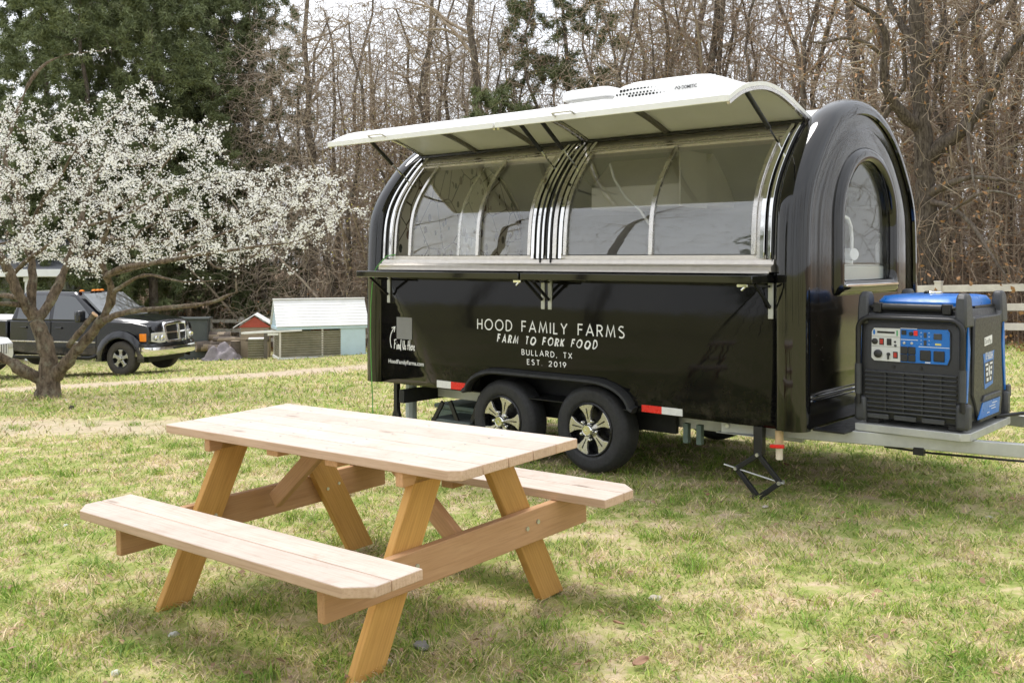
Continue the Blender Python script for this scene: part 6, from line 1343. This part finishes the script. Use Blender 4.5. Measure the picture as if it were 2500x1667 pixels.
# ---- evergreens
M_cedar = NT('cedar_foliage'); _c = M_cedar.coord('Object'); M_cedar.set(Base_Color=M_cedar.ramp(M_cedar.noise(_c, 1.6, 4, .7), [(.3, (.10, .125, .06)), (.55, (.165, .195, .09)), (.75, (.25, .27, .135))]), Roughness=.75, Specular_IOR_Level=.2); M_cedar = M_cedar.m
def evergreen_data(seed, H, spread, ntar, ntuft, low, tuft, shape='cone', gaps=.35):
    g = np.random.default_rng(seed); L_ = [(g.normal(0, .05) * k * .3, g.normal(0, .05) * k * .3, H * k / 10 - .3 * (k == 0), .17 * (1 - .85 * k / 10)) for k in range(11)]
    z = H * (low + (1 - low) * g.random(ntar) ** .9); f = z / H; prof = (1.05 - f) ** .6 if shape == 'cone' else np.sin(np.pi * np.clip((f - low) / (1 - low) * .85 + .12, 0, 1)) ** .5
    rr = spread * prof * np.sqrt(g.random(ntar)); a = g.random(ntar) * 6.28; T_ = np.stack([rr * np.cos(a), rr * np.sin(a), z + rr * .18], 1); T_ = T_[np.argsort(rr)]
    P_, par_, rad_, tips_ = grow([L_], T_, .005, step=.4, pw=.40, wig=.22, seed=seed, inertia=.3)
    ok = np.where((rad_ < .02) & (par_ >= 0))[0]; c = g.choice(ok, ntuft); t = g.random(ntuft)[:, None]; b = P_[par_[c]] * (1 - t) + P_[c] * t
    # clumpy: drop tufts where a coarse noise is low
    from mathutils import noise as N_
    kv = np.array([N_.noise(Vector(q) * .75 + Vector((seed, 0, 0))) for q in b]); keep = kv > g.normal(-.22 + gaps * .3, .16, ntuft); b = b[keep]; c = c[keep]; m = len(b)
    d0 = P_[c] - P_[par_[c]]; d0 /= np.linalg.norm(d0, axis=1)[:, None] + 1e-9
    q = 13; d = np.repeat(d0, q, 0) * .7 + g.normal(0, .75, (m * q, 3)) + np.array([0, 0, -.12]); d /= np.linalg.norm(d, axis=1)[:, None]; bb = np.repeat(b, q, 0) + g.normal(0, tuft * .30, (m * q, 3)); L2 = tuft * g.uniform(.5, 1.2, (m * q, 1)); s_ = np.cross(d, g.normal(0, 1, (m * q, 3))); s_ /= np.linalg.norm(s_, axis=1)[:, None]; s_ = s_ * tuft * .085
    V = np.stack([bb - s_, bb + s_, bb + d * L2 + s_ * .3], 1).reshape(-1, 3); return L_, tree_mesh(P_, par_, rad_, hi=8, skip=grow.lid == 0), V, np.arange(m * q * 3).reshape(-1, 3)
EVG = []
for sd_, H_, sp_, nt_, nu_, lo_, tf_, sh_, gp_ in ((61, 12.5, 3.2, 800, 11500, .10, .20, 'oval', .42), (62, 8.0, 1.9, 520, 6500, .05, .17, 'oval', .05), (63, 15., 2.6, 520, 6500, .36, .21, 'oval', .4)):
    L_, (bv, bf), fv, ff = evergreen_data(sd_, H_, sp_, nt_, nu_, lo_, tf_, sh_, gp_)
    a1 = MB().tube([q[:3] for q in L_], [q[3] * 1.03 for q in L_], 10).build('trunk', M_trunk, None, smooth=70); a2 = np_mesh('branches', bv, bf, M_trunk, None, smooth=True); a3 = np_mesh('crown', fv, ff, M_cedar, None); EVG.append((a1.data, a2.data, a3.data))
    for q in (a1, a2, a3): bpy.data.objects.remove(q)
def put_evergreen(k, px, Y, s, rz, lb, sz=1.0, dz=0):
    x, y = at_px(px, Y); t = empty('cedar_tree', (x, y, gz(x, y) + dz), rz); t.scale = (s, s, s * sz); tag(t, lb, 'tree')
    for nm_, me in zip(('trunk', 'branches', 'crown'), EVG[k]):
        o = bpy.data.objects.new(nm_, me); C.objects.link(o); o.parent = t
        if nm_ != 'trunk': o['kind'] = 'stuff'
put_evergreen(0, 200, 36, 1.10, .3, 'big dark cedar behind the left half of the blossoming plum'); put_evergreen(0, 375, 38, 1.12, 2.1, 'broad dark cedar rising above the middle of the plum crown')
put_evergreen(2, 445, 45, 1.25, 2.2, 'evergreen with a straight dark trunk right behind the truck hood'); put_evergreen(2, 520, 45, 1.15, 1.2, 'tall thin-crowned evergreen with a dark trunk right of the cedars'); put_evergreen(1, 60, 34, 1.1, 4.0, 'lower cedar at the left edge behind the house porch')
put_evergreen(1, 650, 41, 1.0, 5.0, 'small bluish evergreen in the gap right of the plum crown'); put_evergreen(1, 1210, 31, .98, 1.0, 'bright green young cedar behind the middle of the hatch lids')
put_evergreen(2, 1380, 36, 1.0, 2.6, 'tall ragged evergreen behind the roof vent'); put_evergreen(1, 1330, 33, .9, 3.4, 'dark young cedar just left of the roof vent'); put_evergreen(1, 400, 48, .9, .6, 'low dark evergreen bush behind the truck cab'); put_evergreen(1, 560, 43, .7, 2.2, 'low evergreen bush behind the left fence posts')
put_evergreen(0, 110, 41, 1.25, 1.3, 'tall cedar filling the sky above the left edge of the plum'); put_evergreen(0, 290, 42, 1.25, 3.3, 'tall cedar standing between the two big dark cedars'); put_evergreen(1, 480, 45, 1.5, 3.9, 'mid height cedar at the right shoulder of the plum crown'); put_evergreen(2, 610, 44, 1.1, 4.4, 'thin evergreen top in the sky gap right of the cedars')
# ---- big forked oak at the right, limbs traced in the plane of its trunk
OD = 21.5
def ok3(px, py, dy=0): Y = OD + dy; return ((px - 1250) / 2430 * Y, Y, 1.5 - (py - 632) / 2430 * Y)
def ol(pts, d0=0, d1=0): n = len(pts); return [(*ok3(a, b, d0 + (d1 - d0) * i / (n - 1)), r_ * OD / 2430) for i, (a, b, r_) in enumerate(pts)]
OL = [ol([(2282, 880, 36), (2278, 800, 30), (2272, 700, 27), (2268, 600, 25), (2262, 500, 24), (2258, 420, 23), (2252, 330, 22), (2245, 230, 20), (2240, 120, 19), (2236, 20, 17), (2230, -120, 14)], 0, 0),
 ol([(2262, 385, 20), (2290, 362, 19), (2330, 335, 17), (2365, 300, 15), (2400, 262, 13), (2425, 225, 11), (2450, 150, 9), (2500, 90, 8), (2560, 20, 6)], 0, -1.5),
 ol([(2250, 320, 16), (2215, 290, 15), (2185, 260, 13), (2160, 215, 11), (2155, 150, 9), (2168, 90, 8), (2140, 40, 7), (2080, 0, 6), (2040, -40, 5)], 0, -1.0),
 ol([(2262, 480, 12), (2300, 455, 10), (2340, 440, 7), (2380, 430, 5), (2450, 440, 4), (2520, 450, 3)], 0, -1.8),
 ol([(2262, 492, 9), (2295, 495, 7), (2330, 510, 6), (2372, 545, 5), (2400, 590, 4), (2430, 640, 3), (2470, 690, 2.5)], 0, -2.4),
 ol([(2330, 510, 4), (2360, 490, 4), (2400, 465, 3), (2460, 470, 2.5), (2520, 500, 2)], -1.2, -2.6),
 ol([(2242, 200, 14), (2280, 120, 12), (2330, 60, 10), (2400, 20, 8), (2470, -20, 6)], 0, 1.2), ol([(2238, 120, 11), (2200, 60, 9), (2170, 10, 7), (2150, -60, 5)], 0, .8),
 ol([(2150, 130, 6), (2110, 100, 5), (2060, 90, 4), (2000, 110, 3), (1950, 90, 2.5)], -.6, -1.2), ol([(2365, 300, 6), (2362, 340, 4), (2372, 400, 3), (2376, 450, 2.5), (2390, 480, 2)], -.8, -1.6)]
g6 = np.random.default_rng(6); tt = []
for px0, px1, py0, py1, n in ((2020, 2560, -80, 260, 420), (2270, 2540, 380, 690, 260), (2330, 2540, 180, 420, 140), (1900, 2120, 0, 220, 80)):
    for _ in range(n): tt.append(ok3(g6.uniform(px0, px1), g6.uniform(py0, py1), g6.uniform(-2.6, 2.0)))
tt = np.array(tt); c0 = np.array(ok3(2260, 350)); tt = tt[np.argsort(((tt - c0) ** 2).sum(1))]
P_, par_, rad_, tps = grow(OL, tt, .0042, step=.22, pw=.40, wig=.22, seed=9)
xo, yo = ok3(2282, 880)[:2]; OAK = empty('oak_tree', (xo, yo, gz(xo, yo))); tag(OAK, 'big forked oak with thick limbs right of the trailer', 'tree'); oo = np.array([xo, yo, gz(xo, yo)])
for k, L_ in enumerate(OL):
    A = np.array(L_); A[0, 2] = min(A[0, 2], oo[2] - .1) if k == 0 else A[0, 2]; d = np.r_[0, np.cumsum(np.linalg.norm(np.diff(A[:, :3], axis=0), axis=1))]; m_ = max(6, int(d[-1] / .12)); t = np.linspace(0, d[-1], m_); Q = np.stack([np.interp(t, d, A[:, i]) for i in range(4)], 1)
    for _ in range(3): Q[1:-1] = Q[1:-1] * .5 + (Q[:-2] + Q[2:]) * .25
    Q[1:-1, :3] += g6.normal(0, .08, (m_ - 2, 3)) * Q[1:-1, 3:4]; Q[:, 3] *= 1 + g6.normal(0, .05, m_)
    Q[-4:, 3] *= np.array([.85, .7, .5, .25])
    MB().tube([tuple(q[:3] - oo) for q in Q], [float(q[3]) for q in Q], 14 if k < 4 else 8).build('trunk' if k == 0 else 'limb', M_oak if k < 3 or k in (6, 7) else M_trunk, OAK, smooth=70)
V_, F_ = tree_mesh(P_, par_, rad_, skip=grow.lid >= 0); tag(np_mesh('branches', V_ - oo, F_, M_twig, OAK, smooth=True), 'pale crooked twigs', kind='stuff')
lv, lf = crooked_leaves(P_, tps, 900, .05, g6); tag(np_mesh('leaves', lv - oo, lf, M_dead, OAK), 'last brown leaves on the twigs', kind='stuff')
# trees standing behind the viewpoint: they show in the glass and the black paint
for x, y, k, s in ((-9, -9, 2, 1.0), (-4, -14, 0, 1.1), (2, -10, 2, .95), (7, -15, 1, 1.1), (12, -8, 0, 1.0), (17, -13, 2, 1.1), (-15, -12, 1, 1.1), (22, -6, 1, 1.0), (-22, -8, 2, 1.1), (10, -20, 2, 1.2), (0, -22, 1, 1.2)):
    put_tree(k, x, y, s, x * .7, 'bare tree of the row that is mirrored in the trailer windows', group='trees mirrored in the trailer', leaves=False)

for k_, x in enumerate(np.linspace(11, 44, 24)):
    y = 28.9 - .98 * x + g8.uniform(2, 9); put_tree(int(g8.integers(0, 5)), x + g8.uniform(-1, 1), y, g8.uniform(.9, 1.2), g8.random() * 6.28, 'bare tree of the wood edge that is mirrored in the arched end window', group='trees mirrored in the end window', leaves=False)

LB = ['dark cedar off to the left, mirrored in the front half of the side panel', 'second dark cedar off to the left, mirrored in the side panel']  # out-of-view cedars, added to give the black paint a dark reflection
for (x, y, s_), lb in zip(((-14.5, -1.0, .42), (-16.5, -2.6, .5)), LB):
    t = empty('cedar_tree', (x, y, gz(x, y)), x); t.scale = (s_, s_, s_); tag(t, lb, 'tree')
    for nm_, me in zip(('trunk', 'branches', 'crown'), EVG[0]):
        o = bpy.data.objects.new(nm_, me); C.objects.link(o); o.parent = t
        if nm_ != 'trunk': o['kind'] = 'stuff'
for x, y, k, s in ((-19, 2.5, 2, .9), (-24, 8.5, 0, 1.0), (-27, 5, 2, 1.0), (-22, -5, 2, 1.0), (-31, 11, 1, 1.1), (-26, -9, 0, 1.0)):
    put_tree(k, x, y, s, x * .7, 'bare tree off to the left of the yard, mirrored in the serving windows', group='trees mirrored in the serving windows', leaves=False)
# ------------------------------------------------------------------ small things lying on the lawn
def rock(px, py, sz, m, lb, cat='stone', flat=.4, seed=0, name='stone'):
    from mathutils import noise as N_
    a = (px - 1250) / 2430; Y = 4.0
    for _ in range(20): Y = (1.5 - gz(a * Y, Y)) * 2430 / (py - 632)
    bm = bmesh.new(); bmesh.ops.create_icosphere(bm, subdivisions=3, radius=1)
    for v in bm.verts: v.co *= 1 + .35 * N_.noise(v.co * 1.6 + Vector((seed, 0, 0)))
    for v in bm.verts: v.co = Vector((v.co.x * sz, v.co.y * sz * .75, v.co.z * sz * flat))
    me = bpy.data.meshes.new(name); bm.to_mesh(me); bm.free(); me.materials.append(m); me.shade_smooth()
    o = bpy.data.objects.new(name, me); C.objects.link(o); o.location = (a * Y, Y, gz(a * Y, Y) + sz * flat * .12 + .004); o.rotation_euler = (0, 0, seed); tag(o, lb, cat)
Mst = mat('pale_stone', (.46, .42, .36), .8, 0, .15, 20, bump=.4, bs=60); Msg = mat('grey_stone', (.24, .23, .22), .85, 0, .2, 20, bump=.4, bs=60); Mwt = mat('white_scrap', (.52, .53, .48), .6, 0, .05, 20)
rock(1600, 1462, 0.034, Mst, 'pale flat stone on the grass right of the picnic table', seed=1, flat=.3); rock(1028, 1578, 0.038, Msg, 'grey stone in the shade below the near bench', seed=2, flat=.35); rock(1058, 1600, 0.013, mat('brown_clod', (.16, .10, .07), .9, 0, .2, 20), 'small brown clod beside the grey stone', 'clod', seed=3, flat=.6, name='clod')
rock(425, 1552, 0.022, Mwt, 'white scrap on the grass under the left end of the near bench', 'scrap', seed=4, flat=.6, name='scrap'); rock(282, 1648, 0.022, Mwt, 'white scrap at the lower left edge of the lawn', 'scrap', seed=5, flat=.6, name='scrap'); rock(948, 1616, 0.015, Mwt, 'tiny white scrap beside the near table leg', 'scrap', seed=6, flat=.6, name='scrap')
rock(1868, 1238, 0.022, Mst, 'small pale stone in front of the scissor jack foot', seed=7, flat=.35); rock(160, 1285, 0.019, Mwt, 'small white scrap on the grass left of the near bench', 'scrap', seed=8, flat=.5, name='scrap'); rock(2415, 1264, 0.022, Mst, 'small pale stone on the grass at the right', seed=9, flat=.4)
rock(160, 978, 0.022, Mwt, 'white fleck on the green grass right of the plum trunk', 'scrap', seed=10, flat=.6, name='scrap'); rock(294, 985, 0.022, Mwt, 'white fleck on the grass in front of the truck track', 'scrap', seed=11, flat=.6, name='scrap'); rock(175, 998, 0.038, mat('dark_tuft', (.05, .035, .03), .9, 0, .2, 20), 'dark clump on the grass in front of the plum trunk', 'clump', seed=12, flat=.9, name='clump')
Mlf = mat('curled_brown_leaf', (.30, .17, .10), .75, 0, .2, 14)
def leaf(px, py, s, lb, seed):
    a = (px - 1250) / 2430; Y = 4.0
    for _ in range(20): Y = (1.5 - gz(a * Y, Y)) * 2430 / (py - 632)
    rows = []
    for i in range(9):
        t = i / 8; w = math.sin(math.pi * min(1, t * .9 + .06)) ** .8 * .42; rows.append([((t - .5) * 2 * s, w * s * f * 1.5, s * (.30 * abs(f) ** 1.6 + .25 * (t - .5) ** 2 + .05 * math.sin(6 * t + f * 3))) for f in (-1, -.5, 0, .5, 1)])
    o = MB().loft(rows, closed=False).build('fallen_leaf', Mlf, None, smooth=60, fix=False); so = o.modifiers.new('thick', 'SOLIDIFY'); so.thickness = .0015
    o.location = (a * Y, Y, gz(a * Y, Y) + .022); o.rotation_euler = (R(10), R(-12), seed); tag(o, lb, 'leaf')
leaf(1920, 1142, 0.026, 'curled brown leaf on the grass right of the scissor jack', 2.2); leaf(1565, 1632, 0.034, 'long curled tan leaf at the bottom edge of the lawn', .4); leaf(1728, 1216, 0.019, 'small rusty leaf on the grass left of the scissor jack', 1.0); leaf(1510, 1535, 0.022, 'reddish leaf on the bare patch right of the picnic table', 2.9)
# brake wires under the drawbar
for k_, y in enumerate((.0, .03)):
    MB().tube([(.55, .30 + y, .37), (.8, .35 + y, .355), (1.2, .45 + y, .35), (1.7, .55 + y, .36), (2.3, .68 + y, .375)], .004, 6).build('brake_cable', M_dark, TR)

# dead leaves and bits blown over the lawn
g4 = np.random.default_rng(4); n = 1500; y = 2.8 * (26 / 2.8) ** g4.random(n); x = (g4.random(n) * 2 - 1) * (.56 * y + .3); z = GZ(x, y) + .022
c = np.stack([x, y, z], 1); az = g4.random(n) * 6.28; u = np.stack([np.cos(az), np.sin(az), g4.normal(0, .25, n)], 1); w = np.stack([-np.sin(az), np.cos(az), g4.normal(0, .35, n)], 1); s_ = g4.uniform(.010, .024, (n, 1))
V = np.stack([c - u * s_, c + w * s_ * .45 + [0, 0, .006], c + u * s_, c - w * s_ * .45 + [0, 0, .004]], 1).reshape(-1, 3)
tag(np_mesh('lawn_litter', V, np.arange(n * 4).reshape(-1, 4), mat('lawn_leaf_brown', (.30, .19, .11), .8, 0, .4, 1.3)), 'small brown leaf bits scattered over the lawn', 'leaves', kind='stuff')
